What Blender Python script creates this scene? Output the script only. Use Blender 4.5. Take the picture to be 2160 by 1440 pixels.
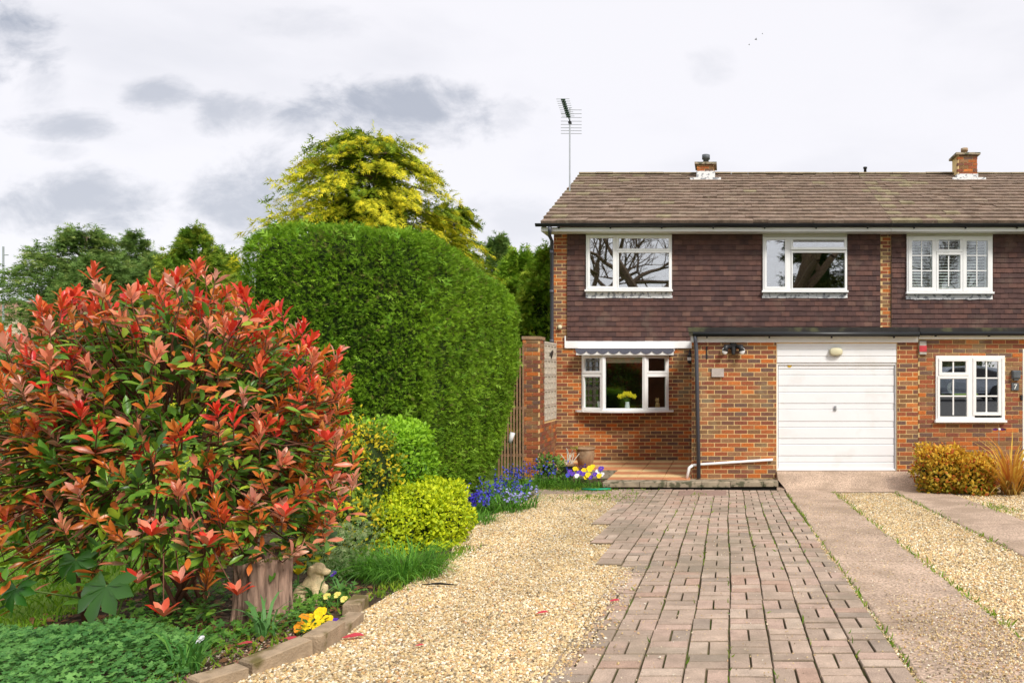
import bpy, math, random
import numpy as np
from mathutils import Matrix, Vector, Euler

random.seed(11)
rng = np.random.default_rng(11)
for o in list(bpy.data.objects):
    bpy.data.objects.remove(o)
scene = bpy.context.scene
COL = scene.collection

# ------------------------------------------------------------------ camera
CX, CY, F, CZ = 1535.0, 787.0, 1600.0, 1.95      # principal point (photo px), focal length (px), eye height
cam_d = bpy.data.cameras.new('camera')
cam = bpy.data.objects.new('camera', cam_d)
COL.objects.link(cam)
cam.location = (0, 0, CZ)
cam.rotation_euler = (math.radians(90), 0, 0)
cam_d.sensor_width = 36.0
cam_d.lens = F / 2160 * 36.0
cam_d.shift_x = (1080 - CX) / 2160
cam_d.shift_y = (CY - 720) / 2160
cam_d.clip_start = 0.05
cam_d.clip_end = 900
scene.camera = cam

# ------------------------------------------------------------------ light
SUN_DIR = Vector((0.54, -0.62, 0.76)).normalized()     # towards the sun
EXPOSURE = 1.25
scene.view_settings.view_transform = 'Standard'
scene.view_settings.look = 'None'
scene.view_settings.gamma = 1.0
scene.view_settings.exposure = EXPOSURE
sun_d = bpy.data.lights.new('sun', 'SUN')
sun_d.energy = 1.5
sun_d.angle = math.radians(14)
sun_d.color = (1.0, 0.95, 0.87)
sun = bpy.data.objects.new('sun', sun_d)
COL.objects.link(sun)
sun.location = (8, -8, 20)
sun.rotation_euler = SUN_DIR.to_track_quat('Z', 'Y').to_euler()

world = bpy.data.worlds.new('World')
scene.world = world
world.use_nodes = True
WT = world.node_tree
WT.nodes.clear()


def wn(t, **kw):
    n = WT.nodes.new(t)
    for k, v in kw.items():
        setattr(n, k, v)
    return n


def wmath(op, a, b=None, c=None, clamp=False):
    n = wn('ShaderNodeMath', operation=op, use_clamp=clamp)
    for i, x in enumerate((a, b, c)):
        if x is None:
            continue
        if isinstance(x, (int, float)):
            n.inputs[i].default_value = x
        else:
            WT.links.new(x, n.inputs[i])
    return n.outputs[0]


def build_world():
    tc = wn('ShaderNodeTexCoord')
    sep = wn('ShaderNodeSeparateXYZ')
    WT.links.new(tc.outputs['Generated'], sep.inputs[0])
    yy = wmath('MAXIMUM', sep.outputs[1], 0.05)
    u = wmath('DIVIDE', sep.outputs[0], yy)
    v = wmath('DIVIDE', sep.outputs[2], yy)
    comb = wn('ShaderNodeCombineXYZ')
    WT.links.new(u, comb.inputs[0])
    WT.links.new(wmath('MULTIPLY', v, 1.7), comb.inputs[1])
    nz = wn('ShaderNodeTexNoise')
    nz.inputs['Scale'].default_value = 9
    nz.inputs['Detail'].default_value = 9
    nz.inputs['Roughness'].default_value = 0.6
    nz.inputs['Distortion'].default_value = 0.3
    WT.links.new(comb.outputs[0], nz.inputs['Vector'])
    wob = wmath('MULTIPLY', wmath('SUBTRACT', nz.outputs[0], 0.5), 4.2)
    # grey cloud patches: (px, py, radius x, radius y, amount)
    patches = [(15, 95, 95, 110, .75), (830, 240, 225, 66, .72), (330, 205, 70, 38, .5),
               (480, 245, 80, 40, .5), (115, 268, 120, 30, .5), (170, 430, 190, 62, .58), (530, 415, 150, 95, .58),
               (1072, 243, 45, 34, .3), (650, 55, 110, 34, .16), (95, 320, 70, 20, .25), (1500, 132, 50, 34, .16),
               (1090, 470, 120, 50, .22), (70, 180, 60, 60, .3)]
    tot = None
    for px, py, rx, ry, a in patches:
        uu = wmath('DIVIDE', wmath('SUBTRACT', u, (px - CX) / F), rx * 1.25 / F)
        vv = wmath('DIVIDE', wmath('SUBTRACT', v, (CY - py) / F), ry * 1.25 / F)
        d = wmath('ADD', wmath('MULTIPLY', uu, uu), wmath('MULTIPLY', vv, vv))
        d = wmath('ADD', d, wob)
        mr = wn('ShaderNodeMapRange', interpolation_type='SMOOTHSTEP')
        WT.links.new(d, mr.inputs[0])
        mr.inputs[1].default_value = 1.15
        mr.inputs[2].default_value = -0.35
        mr.inputs[3].default_value = 0
        mr.inputs[4].default_value = a * 1.05
        tot = mr.outputs[0] if tot is None else wmath('MAXIMUM', tot, mr.outputs[0])
    # broad soft cloud over the whole sky
    n2 = wn('ShaderNodeTexNoise')
    n2.inputs['Scale'].default_value = 2.6
    n2.inputs['Detail'].default_value = 5
    mp = wn('ShaderNodeMapping')
    mp.inputs['Scale'].default_value = (1, 1, 2.6)
    WT.links.new(tc.outputs['Generated'], mp.inputs[0])
    WT.links.new(mp.outputs[0], n2.inputs['Vector'])
    mr2 = wn('ShaderNodeMapRange', interpolation_type='SMOOTHSTEP')
    WT.links.new(n2.outputs[0], mr2.inputs[0])
    mr2.inputs[1].default_value = 0.5
    mr2.inputs[2].default_value = 0.75
    mr2.inputs[4].default_value = 0.22
    tot = wmath('ADD', tot, mr2.outputs[0], clamp=True)
    mix = wn('ShaderNodeMixRGB')
    WT.links.new(tot, mix.inputs[0])
    k = 0.93 / (2 ** EXPOSURE) * 10
    mix.inputs[1].default_value = (k * 1.0, k * .985, k * 1.03, 1)
    mix.inputs[2].default_value = (k * .37, k * .41, k * .50, 1)
    sky = wn('ShaderNodeTexSky', sky_type='NISHITA')
    sky.sun_disc = False
    sky.sun_elevation = math.asin(SUN_DIR.z)
    sky.sun_rotation = math.atan2(SUN_DIR.x, SUN_DIR.y)
    add = wn('ShaderNodeMixRGB', blend_type='ADD')
    add.inputs[0].default_value = 0.04
    WT.links.new(mix.outputs[0], add.inputs[1])
    WT.links.new(sky.outputs[0], add.inputs[2])
    bg = wn('ShaderNodeBackground')
    bg.inputs['Strength'].default_value = 0.1
    WT.links.new(add.outputs[0], bg.inputs['Color'])
    out = wn('ShaderNodeOutputWorld')
    WT.links.new(bg.outputs[0], out.inputs['Surface'])


build_world()


# ------------------------------------------------------------------ helpers
def P(px, py, d):
    return Vector((d * (px - CX) / F, d, CZ - d * (py - CY) / F))


def fx(px, d):
    return (px - CX) * d / F


def fz(py, d):
    return CZ - (py - CY) * d / F


SL = 0.0494


def gz(y):
    """Ground height: the plot falls gently from the road to the house."""
    y = np.asarray(y, float)
    return np.where(y < 13, .64 - SL * np.maximum(y, -4), 0.0) if y.ndim else float(.64 - SL * max(y, -4) if y < 13 else 0.0)


def G(px, py):
    d = (CZ - .64) * F / (py - CY - SL * F)
    return P(px, py, d)


MATS = {}


def new_mat(name):
    m = bpy.data.materials.new(name)
    m.use_nodes = True
    m.node_tree.nodes.clear()
    MATS[name] = m
    return m, m.node_tree


def mat(name, color=None, rough=.8, var=.25, scale=14., bump=.0, bscale=120., spec=.3, metal=0., stain=None, stain_scale=1.5,
        stain_lo=.55, stain_hi=.7, fine=0.0, fscale=220., stretch=None):
    """Principled; colour from the 'tint' attribute when color is None. All noise lives in world position."""
    m, t = new_mat(name)
    N, L = t.nodes.new, t.links.new
    out = N('ShaderNodeOutputMaterial')
    bs = N('ShaderNodeBsdfPrincipled')
    L(bs.outputs[0], out.inputs[0])
    geo = N('ShaderNodeNewGeometry')
    if color is None:
        at = N('ShaderNodeAttribute')
        at.attribute_name = 'tint'
        c = at.outputs['Color']
    else:
        rgb = N('ShaderNodeRGB')
        rgb.outputs[0].default_value = (*color, 1)
        c = rgb.outputs[0]

    def noise(s, d=4):
        n = N('ShaderNodeTexNoise')
        n.inputs['Scale'].default_value = s
        n.inputs['Detail'].default_value = d
        if stretch:
            mp = N('ShaderNodeMapping')
            mp.inputs['Scale'].default_value = stretch
            L(geo.outputs['Position'], mp.inputs[0])
            L(mp.outputs[0], n.inputs['Vector'])
        else:
            L(geo.outputs['Position'], n.inputs['Vector'])
        return n.outputs[0]

    def mult(c, nz, lo, hi):
        mr = N('ShaderNodeMapRange')
        L(nz, mr.inputs[0])
        mr.inputs[1].default_value = .25
        mr.inputs[2].default_value = .75
        mr.inputs[3].default_value = lo
        mr.inputs[4].default_value = hi
        mx = N('ShaderNodeMixRGB')
        mx.blend_type = 'MULTIPLY'
        mx.inputs[0].default_value = 1
        L(c, mx.inputs[1])
        L(mr.outputs[0], mx.inputs[2])
        return mx.outputs[0]
    if var:
        c = mult(c, noise(scale), 1 - var, 1 + var)
    if fine:
        c = mult(c, noise(fscale, 3), 1 - fine, 1 + fine)
    if stain:
        mr = N('ShaderNodeMapRange')
        mr.interpolation_type = 'SMOOTHSTEP'
        L(noise(stain_scale, 6), mr.inputs[0])
        mr.inputs[1].default_value = stain_lo
        mr.inputs[2].default_value = stain_hi
        mr.inputs[4].default_value = stain[3]
        mx = N('ShaderNodeMixRGB')
        L(mr.outputs[0], mx.inputs[0])
        L(c, mx.inputs[1])
        mx.inputs[2].default_value = (*stain[:3], 1)
        c = mx.outputs[0]
    L(c, bs.inputs['Base Color'])
    bs.inputs['Roughness'].default_value = rough
    bs.inputs['Specular IOR Level'].default_value = spec
    bs.inputs['Metallic'].default_value = metal
    if bump:
        b = N('ShaderNodeBump')
        b.inputs['Strength'].default_value = bump
        b.inputs['Distance'].default_value = .01
        L(noise(bscale, 5), b.inputs['Height'])
        L(b.outputs[0], bs.inputs['Normal'])
    return m


def leaf_mat(name, transl=.3, rough=.42, spec=.4):
    m, t = new_mat(name)
    N, L = t.nodes.new, t.links.new
    out = N('ShaderNodeOutputMaterial')
    bs = N('ShaderNodeBsdfPrincipled')
    tr = N('ShaderNodeBsdfTranslucent')
    mx = N('ShaderNodeMixShader')
    mx.inputs[0].default_value = transl
    at = N('ShaderNodeAttribute')
    at.attribute_name = 'tint'
    L(at.outputs['Color'], bs.inputs['Base Color'])
    L(at.outputs['Color'], tr.inputs['Color'])
    bs.inputs['Roughness'].default_value = rough
    bs.inputs['Specular IOR Level'].default_value = spec
    L(bs.outputs[0], mx.inputs[1])
    L(tr.outputs[0], mx.inputs[2])
    L(mx.outputs[0], out.inputs[0])
    return m


def glass_mat(name, refl, tint=(.9, .95, .95)):
    m, t = new_mat(name)
    N, L = t.nodes.new, t.links.new
    out = N('ShaderNodeOutputMaterial')
    tr = N('ShaderNodeBsdfTransparent')
    tr.inputs[0].default_value = (*tint, 1)
    gl = N('ShaderNodeBsdfGlossy')
    gl.inputs['Roughness'].default_value = .012
    gl.inputs['Color'].default_value = (1, 1, 1, 1)
    mx = N('ShaderNodeMixShader')
    mx.inputs[0].default_value = refl
    L(tr.outputs[0], mx.inputs[1])
    L(gl.outputs[0], mx.inputs[2])
    L(mx.outputs[0], out.inputs[0])
    return m


M_GLASS = glass_mat('window_glass', .42)
M_GLASS_CLEAR = glass_mat('bay_glass', .075)
mat('brick', None, .9, .22, 30, .25, 260, .2, stain=(.34, .30, .17, .4), stain_scale=1.9, stain_lo=.56, stain_hi=.72, fine=.18)
mat('mortar', (.74, .54, .26), .95, .18, 6, .2, 300, .1)
mat('wall_tile', None, .85, .22, 8, .2, 200, .25, stain=(.22, .16, .12, .3), stain_scale=2.2, fine=.15)
mat('roof_tile', None, .92, .30, 5, .4, 90, .2, stain=(.46, .40, .29, .45), stain_scale=14, stain_lo=.60, stain_hi=.70, fine=.35, fscale=45)
mat('tile_backing', (.05, .028, .025), .95)
mat('roof_deck', (.09, .06, .045), .95)
mat('white_upvc', (.88, .88, .87), .32, .03, 3, 0, 1, .45)
mat('white_paint', (.85, .84, .82), .5, .05, 2, .05, 40, .4)
mat('door_white', (.84, .85, .87), .38, .03, 2, 0, 1, .45, stain=(.62, .60, .55, .22), stain_scale=2.5)
mat('cream_panel', (.55, .53, .45), .6, .08, 4)
mat('black_gutter', (.016, .017, .019), .38, .2, 4, 0, 1, .4)
mat('felt', (.035, .032, .03), .9, .3, 8, .3, 60, stain=(.12, .12, .06, .7), stain_scale=3)
mat('grey_pipe', (.075, .08, .10), .4, .12, 4, 0, 1, .4)
mat('lead', (.30, .31, .33), .65, .2, 12, .2, 40, .35, stain=(.80, .80, .79, .95), stain_scale=14, stain_lo=.40, stain_hi=.50)
mat('paver', None, .92, .18, 9, .5, 170, .2, stain=(.23, .19, .135, .6), stain_scale=1.6, stain_lo=.48, stain_hi=.68, fine=.4, fscale=190)
mat('joint_soil', (.12, .095, .05), .98, .5, 12, .6, 140, .1, stain=(.10, .15, .02, .9), stain_scale=2.5, stain_lo=.47, stain_hi=.6)
mat('gravel_bed', (.46, .36, .22), .95, .35, 40, .9, 80, .15, fine=.6, fscale=95)
mat('pebble', None, .85, .12, 60, 0, 1, .25)
mat('concrete', (.48, .355, .265), .93, .22, 2.2, .8, 70, .2, stain=(.30, .22, .155, .6), stain_scale=1.5, stain_lo=.48, stain_hi=.64, fine=.6, fscale=55)
mat('slab_concrete', (.34, .28, .20), .93, .3, 8, .4, 120, .2, stain=(.06, .07, .035, .8), stain_scale=9, stain_lo=.5, stain_hi=.6)
mat('patio_tile', None, .8, .14, 6, .15, 120, .3, fine=.12)
mat('soil', (.07, .048, .032), .98, .5, 9, .9, 60, .1, fine=.5, fscale=60, stain=(.25, .19, .13, .5), stain_scale=16)
mat('lawn_ground', (.16, .27, .035), .95, .35, 3, .5, 40, .1)
mat('bark', (.16, .11, .075), .95, .4, 12, .8, 40, .15)
mat('twig', (.17, .075, .045), .8, .3, 30)
mat('stump_wood', (.30, .195, .145), .95, .45, 22, 1.0, 40, .1, stain=(.07, .05, .035, .85), stain_scale=16, stain_lo=.52, stain_hi=.6, fine=.4, fscale=60, stretch=(1, 1, .10))
mat('stone_statue', (.74, .58, .34), .95, .3, 18, .6, 120, .15, stain=(.60, .50, .30, .8), stain_scale=11)
mat('edging_stone', (.36, .27, .18), .95, .3, 12, .6, 90, .15, stain=(.12, .10, .03, .85), stain_scale=5, stain_lo=.5, stain_hi=.62)
mat('terracotta', (.34, .22, .13), .85, .25, 14, .2, 90, .25, stain=(.45, .38, .28, .6), stain_scale=6)
mat('black_plastic', (.022, .022, .025), .42, .1, 8, 0, 1, .4)
mat('trellis_wood', (.56, .50, .41), .9, .2, 20, .2, 90)
mat('fence_wood', (.32, .19, .11), .9, .3, 20, .2, 90)
mat('iron_black', (.02, .02, .022), .45, .1, 6, 0, 1, .4)
mat('aluminium', (.38, .40, .42), .42, .1, 8, 0, 1, .5, metal=.6)
mat('dark_green_plastic', (.03, .075, .065), .5)
mat('room_wall', (.12, .105, .09), .95, .1, 2)
mat('room_dark', (.045, .042, .045), .95, .1, 2)
mat('blind', (.55, .47, .33), .9, .06, 6)
mat('lamp_cream', (.66, .62, .42), .45, .03, 4)
mat('lamp_glass', (.75, .75, .74), .25, .02, 4, spec=.6)
mat('plate_stone', (.46, .40, .36), .7, .12, 20)
mat('hole_brown', (.02, .018, .015), .9)
mat('awning_grey', (.12, .125, .16), .85, .15, 40)
mat('sticker', (.60, .38, .04), .5)
mat('alarm_red', (.55, .06, .07), .4)
mat('alarm_grey', (.45, .43, .38), .5)
mat('plate_grey', (.10, .11, .12), .5)
mat('digit_white', (.85, .85, .83), .5)
mat('purple_foil', (.09, .02, .10), .35)
mat('hose_green', (.01, .30, .16), .4)
mat('flower', None, .6, .05, 40)
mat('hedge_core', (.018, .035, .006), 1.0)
mat('manhole', (.30, .20, .16), .9, .25, 20, .4, 90, stain=(.12, .10, .07, .6))
mat('asphalt', (.055, .055, .06), .9, .2, 6, .4, 90, .2)
mat('far_render', (.62, .48, .38), .9, .05, 1)
mat('far_roof', (.30, .16, .11), .9, .2, 3)
mat('bird', (.05, .05, .055), .8)
mat('cat_wood', (.50, .30, .12), .6, .2, 20)
leaf_mat('leaf_glossy', .34, .32, .5)
leaf_mat('leaf_soft', .34, .55, .3)
leaf_mat('leaf_needle', .28, .7, .15)
M = MATS


def np_mesh(name, V, Fc, tint=None, smooth=False):
    me = bpy.data.meshes.new(name)
    V = np.ascontiguousarray(V, np.float32)
    Fc = np.ascontiguousarray(Fc, np.int32)
    k = Fc.shape[1]
    me.vertices.add(len(V))
    me.vertices.foreach_set('co', V.ravel())
    me.loops.add(Fc.size)
    me.loops.foreach_set('vertex_index', Fc.ravel())
    me.polygons.add(len(Fc))
    me.polygons.foreach_set('loop_start', np.arange(0, Fc.size, k, dtype=np.int32))
    me.polygons.foreach_set('use_smooth', np.full(len(Fc), bool(smooth)))
    me.update(calc_edges=True)
    if tint is not None:
        a = me.attributes.new('tint', 'FLOAT_COLOR', 'POINT')
        t4 = np.ones((len(V), 4), np.float32)
        t4[:, :3] = tint
        a.data.foreach_set('color', t4.ravel())
    return me


def tag(o, label=None, cat=None, group=None, kind=None):
    if label:
        o['label'] = label
    if cat:
        o['category'] = cat
    if group:
        o['group'] = group
    if kind:
        o['kind'] = kind
    return o


def world_off(p):
    """Where a parent's own origin lies in the world."""
    v = Vector((0, 0, 0))
    while p is not None:
        v += p.location
        p = p.parent
    return v


def link(name, me, m=None, parent=None):
    """Mesh given in WORLD coordinates; the parent's offset is taken out again."""
    o = bpy.data.objects.new(name, me)
    COL.objects.link(o)
    if m is not None and me is not None and not me.materials:
        me.materials.append(M[m] if isinstance(m, str) else m)
    if parent is not None:
        o.parent = parent
        o.location = -world_off(parent)
    return o


def thing(name, loc, label, cat, group=None):
    o = bpy.data.objects.new(name, None)
    o.empty_display_size = .1
    COL.objects.link(o)
    o.location = loc
    return tag(o, label, cat, group)


class MB:
    def __init__(s, xf=None):
        s.v, s.f, s.xf, s.smooth = [], [], xf, False

    def add(s, vs, fs):
        n = len(s.v)
        for p in vs:
            p = Vector(p)
            s.v.append(tuple(s.xf @ p) if s.xf else tuple(p))
        s.f += [tuple(i + n for i in f) for f in fs]
        return s

    def box(s, x0, x1, y0, y1, z0, z1):
        return s.add([(x0, y0, z0), (x1, y0, z0), (x1, y1, z0), (x0, y1, z0), (x0, y0, z1), (x1, y0, z1), (x1, y1, z1), (x0, y1, z1)],
                     [(0, 3, 2, 1), (4, 5, 6, 7), (0, 1, 5, 4), (1, 2, 6, 5), (2, 3, 7, 6), (3, 0, 4, 7)])

    def bev(s, x0, x1, y0, y1, z0, z1, b=.004):
        """Box with its four front (-y) edges chamfered."""
        return s.add([(x0, y1, z0), (x1, y1, z0), (x1, y1, z1), (x0, y1, z1), (x0, y0 + b, z0), (x1, y0 + b, z0), (x1, y0 + b, z1), (x0, y0 + b, z1),
                      (x0 + b, y0, z0 + b), (x1 - b, y0, z0 + b), (x1 - b, y0, z1 - b), (x0 + b, y0, z1 - b)],
                     [(0, 3, 2, 1), (0, 1, 5, 4), (1, 2, 6, 5), (2, 3, 7, 6), (3, 0, 4, 7), (4, 5, 9, 8), (5, 6, 10, 9), (6, 7, 11, 10), (7, 4, 8, 11), (8, 9, 10, 11)])

    def frame(s, x0, x1, z0, z1, y0, y1, w, b=.004):
        s.bev(x0, x1, y0, y1, z0, z0 + w, b)
        s.bev(x0, x1, y0, y1, z1 - w, z1, b)
        s.bev(x0, x0 + w, y0 + .0015, y1, z0 + w, z1 - w, b)
        s.bev(x1 - w, x1, y0 + .0015, y1, z0 + w, z1 - w, b)
        return s

    def tube(s, pts, r, n=6, cap=True):
        pts = [Vector(p) for p in pts]
        rs = r if isinstance(r, (list, tuple)) else [r] * len(pts)
        ring = []
        vs, fs = [], []
        up = None
        for i, p in enumerate(pts):
            a = (pts[min(i + 1, len(pts) - 1)] - pts[max(i - 1, 0)])
            if a.length < 1e-9:
                a = Vector((0, 0, 1))
            a.normalize()
            if up is None:
                up = Vector((0, 0, 1)) if abs(a.z) < .9 else Vector((1, 0, 0))
            sd = a.cross(up)
            if sd.length < 1e-6:
                sd = a.cross(Vector((0, 1, 0)))
            sd.normalize()
            up = sd.cross(a).normalized()
            for k in range(n):
                t = 2 * math.pi * k / n
                vs.append(p + rs[i] * (math.cos(t) * sd + math.sin(t) * up))
        for i in range(len(pts) - 1):
            for k in range(n):
                k2 = (k + 1) % n
                fs.append((i * n + k, i * n + k2, (i + 1) * n + k2, (i + 1) * n + k))
        if cap:
            fs.append(tuple(range(n - 1, -1, -1)))
            fs.append(tuple((len(pts) - 1) * n + k for k in range(n)))
        return s.add(vs, fs)

    def lathe(s, prof, c=(0, 0, 0), n=20):
        vs, fs = [], []
        for r, z in prof:
            for k in range(n):
                t = 2 * math.pi * k / n
                vs.append((c[0] + r * math.cos(t), c[1] + r * math.sin(t), c[2] + z))
        for i in range(len(prof) - 1):
            for k in range(n):
                k2 = (k + 1) % n
                fs.append((i * n + k, i * n + k2, (i + 1) * n + k2, (i + 1) * n + k))
        fs.append(tuple(range(n - 1, -1, -1)))
        fs.append(tuple((len(prof) - 1) * n + k for k in range(n)))
        return s.add(vs, fs)

    def ell(s, c, r, n=12, m=8, rot=None):
        vs, fs = [], []
        R = rot or Matrix.Identity(3)
        for i in range(m + 1):
            a = math.pi * i / m
            for k in range(n):
                t = 2 * math.pi * k / n
                q = R @ Vector((r[0] * math.sin(a) * math.cos(t), r[1] * math.sin(a) * math.sin(t), r[2] * math.cos(a)))
                vs.append(Vector(c) + q)
        for i in range(m):
            for k in range(n):
                k2 = (k + 1) % n
                fs.append((i * n + k, (i + 1) * n + k, (i + 1) * n + k2, i * n + k2))
        return s.add(vs, fs)

    def mesh(s, name, smooth=False):
        me = bpy.data.meshes.new(name)
        me.from_pydata(s.v, [], s.f)
        if smooth:
            me.polygons.foreach_set('use_smooth', [True] * len(me.polygons))
        me.update()
        return me

    def build(s, name, m, parent=None, smooth=False):
        return link(name, s.mesh(name, smooth), m, parent)


# ---- many alike pieces: the largest in view single, the rest joined
def unit_front(bx=.02, by=.04, bz=.07):
    V = np.array([(-.5, .5, -.5), (.5, .5, -.5), (.5, .5, .5), (-.5, .5, .5),
                  (-.5, -.5 + by, -.5), (.5, -.5 + by, -.5), (.5, -.5 + by, .5), (-.5, -.5 + by, .5),
                  (-.5 + bx, -.5, -.5 + bz), (.5 - bx, -.5, -.5 + bz), (.5 - bx, -.5, .5 - bz), (-.5 + bx, -.5, .5 - bz)])
    Fq = np.array([(0, 3, 2, 1), (0, 1, 5, 4), (1, 2, 6, 5), (2, 3, 7, 6), (3, 0, 4, 7), (4, 5, 9, 8), (5, 6, 10, 9), (6, 7, 11, 10), (7, 4, 8, 11), (8, 9, 10, 11)])
    return V, Fq


def unit_top(b=.04, bz=.12):
    V, Fq = unit_front(b, bz, b)
    return np.stack([V[:, 0], V[:, 2], -V[:, 1]], 1), Fq


def unit_wedge(thin=.35):
    """Hanging tile: its lower front edge stands proud of its upper one."""
    V = np.array([(-.5, .5, -.5), (.5, .5, -.5), (.5, .5, .5), (-.5, .5, .5), (-.5, -.5, -.5), (.5, -.5, -.5), (.5, .5 - thin, .5), (-.5, .5 - thin, .5)])
    Fq = np.array([(0, 3, 2, 1), (0, 1, 5, 4), (1, 2, 6, 5), (2, 3, 7, 6), (3, 0, 4, 7), (4, 5, 6, 7)])
    return V, Fq


class Pieces:
    def __init__(s, name, tmpl, m, palette, grime=None):
        s.grime = grime
        s.name, s.t, s.m, s.pal, s.items, s.cache = name, tmpl, m, palette, [], {}

    def tints(s, ci, n):
        t = np.tile(np.array(s.pal[ci], np.float32), (n, 1))
        if s.grime is not None:                      # joint dirt caught on the lower rim of each block
            t[:8] = np.array(s.grime, np.float32)
        return t

    def add(s, loc, size, rot=(0, 0, 0), ci=0, parent=None, bonus=0.):
        s.items.append((loc, size, rot, ci, parent, bonus))

    def score(s, it):
        x, y, z = it[0]
        px, py = CX + F * x / y, CY - F * (z - CZ) / y
        inside = -20 < px < 2180 and -20 < py < 1460
        vis = it[1][0] * max(it[1][1], it[1][2]) / (y * y)
        return (vis + it[5]) if inside and y > .5 else -1

    def finish(s, n_single=300, stuff_name=None, stuff_parent=None):
        V, Fq = s.t
        order = sorted(range(len(s.items)), key=lambda i: -s.score(s.items[i]))
        single = [i for i in order[:n_single] if s.score(s.items[i]) > 0]
        ss = set(single)
        for i in single:
            loc, size, rot, ci, parent, _ = s.items[i]
            if ci not in s.cache:
                me = np_mesh(s.name, V, Fq, s.tints(ci, len(V)))
                me.materials.append(M[s.m])
                s.cache[ci] = me
            o = bpy.data.objects.new(s.name, s.cache[ci])
            COL.objects.link(o)
            o.parent = parent
            o.location = Vector(loc) - world_off(parent)
            o.rotation_euler = rot
            o.scale = size
        rest = [it for i, it in enumerate(s.items) if i not in ss]
        if rest:
            VV, TT = [], []
            for loc, size, rot, ci, parent, _ in rest:
                R = np.array(Euler(rot).to_matrix())
                VV.append((V * np.array(size)) @ R.T + np.array(loc))
                TT.append(s.tints(ci, len(V)))
            n = len(V)
            FF = (Fq[None] + (np.arange(len(rest)) * n)[:, None, None]).reshape(-1, 4)
            o = link(stuff_name or (s.name + '_field'), np_mesh(s.name, np.concatenate(VV), FF, np.concatenate(TT)), s.m, stuff_parent or rest[0][4])
            o['kind'] = 'stuff'


# ---- scattering leaves
def norm(a):
    return a / np.maximum(np.linalg.norm(a, axis=1, keepdims=True), 1e-9)


def frames(a, n):
    a = norm(a)
    sd = norm(np.cross(a, n))
    up = np.cross(sd, a)
    return sd, a, up


def scatter(tv, tf, pos, a, n, size, tint, wid=None):
    """tv: x=side, y=along, z=up. Returns V, F, T."""
    sd, a, up = frames(a, n)
    N = len(pos)
    size = np.broadcast_to(np.asarray(size, float), (N,))
    w = size if wid is None else size * wid
    V = pos[:, None, :] + tv[None, :, 0:1] * (sd * w[:, None])[:, None, :] + tv[None, :, 1:2] * (a * size[:, None])[:, None, :] + tv[None, :, 2:3] * (up * size[:, None])[:, None, :]
    Fc = (tf[None] + (np.arange(N) * len(tv))[:, None, None]).reshape(-1, tf.shape[1])
    T = np.repeat(np.asarray(tint, np.float32), len(tv), 0)
    return V.reshape(-1, 3), Fc, T


def joinVFT(parts):
    Vs, Fs, Ts, n = [], [], [], 0
    for V, Fc, T in parts:
        Vs.append(V)
        Fs.append(Fc + n)
        Ts.append(T)
        n += len(V)
    return np.concatenate(Vs), np.concatenate(Fs), np.concatenate(Ts)


OBOVATE = (np.array([(0, 0, 0), (-.10, .22, .03), (.10, .22, .03), (0, .24, -.01), (-.165, .55, .05), (.165, .55, .05), (0, .55, -.005), (-.11, .82, .02), (.11, .82, .02), (0, .82, -.03), (0, 1.0, -.09)]),
           np.array([(0, 3, 1), (0, 2, 3), (1, 3, 6), (1, 6, 4), (3, 2, 5), (3, 5, 6), (4, 6, 9), (4, 9, 7), (6, 5, 8), (6, 8, 9), (7, 9, 10), (9, 8, 10)]))
SMALL = (np.array([(0, 0, 0), (-.28, .5, .06), (.28, .5, .06), (0, 1, -.05)]), np.array([(0, 2, 1), (1, 2, 3)]))
FROND = (np.array([(-.035, 0, 0), (.035, 0, 0), (0, 1, -.12),
                   (0, .1, 0), (0, .3, 0), (-.33, .48, -.03), (0, .12, 0), (0, .32, 0), (.33, .5, -.03),
                   (0, .38, -.02), (0, .55, -.03), (-.26, .78, -.08), (0, .4, -.02), (0, .57, -.03), (.26, .8, -.08)]),
         np.array([(0, 1, 2), (3, 4, 5), (6, 8, 7), (9, 10, 11), (12, 14, 13)]))
BLADE = (np.array([(-.5, 0, 0), (.5, 0, 0), (-.45, .35, .05), (.45, .35, .05), (-.32, .7, -.03), (.32, .7, -.03), (0, 1, -.28)]),
         np.array([(0, 1, 3), (0, 3, 2), (2, 3, 5), (2, 5, 4), (4, 5, 6)]))
ARCH = (np.array([(-.5, 0, 0), (.5, 0, 0), (-.5, .3, .12), (.5, .3, .12), (-.45, .6, .08), (.45, .6, .08), (-.3, .85, -.12), (.3, .85, -.12), (0, 1, -.4)]),
        np.array([(0, 1, 3), (0, 3, 2), (2, 3, 5), (2, 5, 4), (4, 5, 7), (4, 7, 6), (6, 7, 8)]))


def lobed(nl, depth=.5, cup=.15):
    """A round lobed leaf: x/y plane, stalk at the origin."""
    vs = [(0, .12, 0)]
    k = nl * 2 + 1
    for i in range(k):
        t = math.radians(-140 + 280 * i / (k - 1))
        r = 1.0 if i % 2 else depth
        vs.append((r * math.sin(t) * .62, .12 + r * math.cos(t) * .75, cup * r * r - .1))
    return np.array(vs), np.array([(0, i, i + 1) for i in range(1, k)])[:, [0, 2, 1]]


LOBED = lobed(5, .66, .1)


def unitdirs(n):
    return norm(rng.normal(size=(n, 3)))


def mixc(a, b, t):
    a, b = np.asarray(a, float), np.asarray(b, float)
    return a + (b - a) * np.asarray(t)[:, None]


def nz3(p, s, seed=0):
    """Cheap smooth pseudo-noise in 3D, about -1..1."""
    r = np.random.default_rng(seed)
    out = 0
    for k in range(5):
        d = r.normal(size=3) * s * (1 + .6 * k)
        out = out + np.sin(p @ d + r.uniform(0, 6.28)) / (1 + .5 * k)
    return out / 2.2

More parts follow.
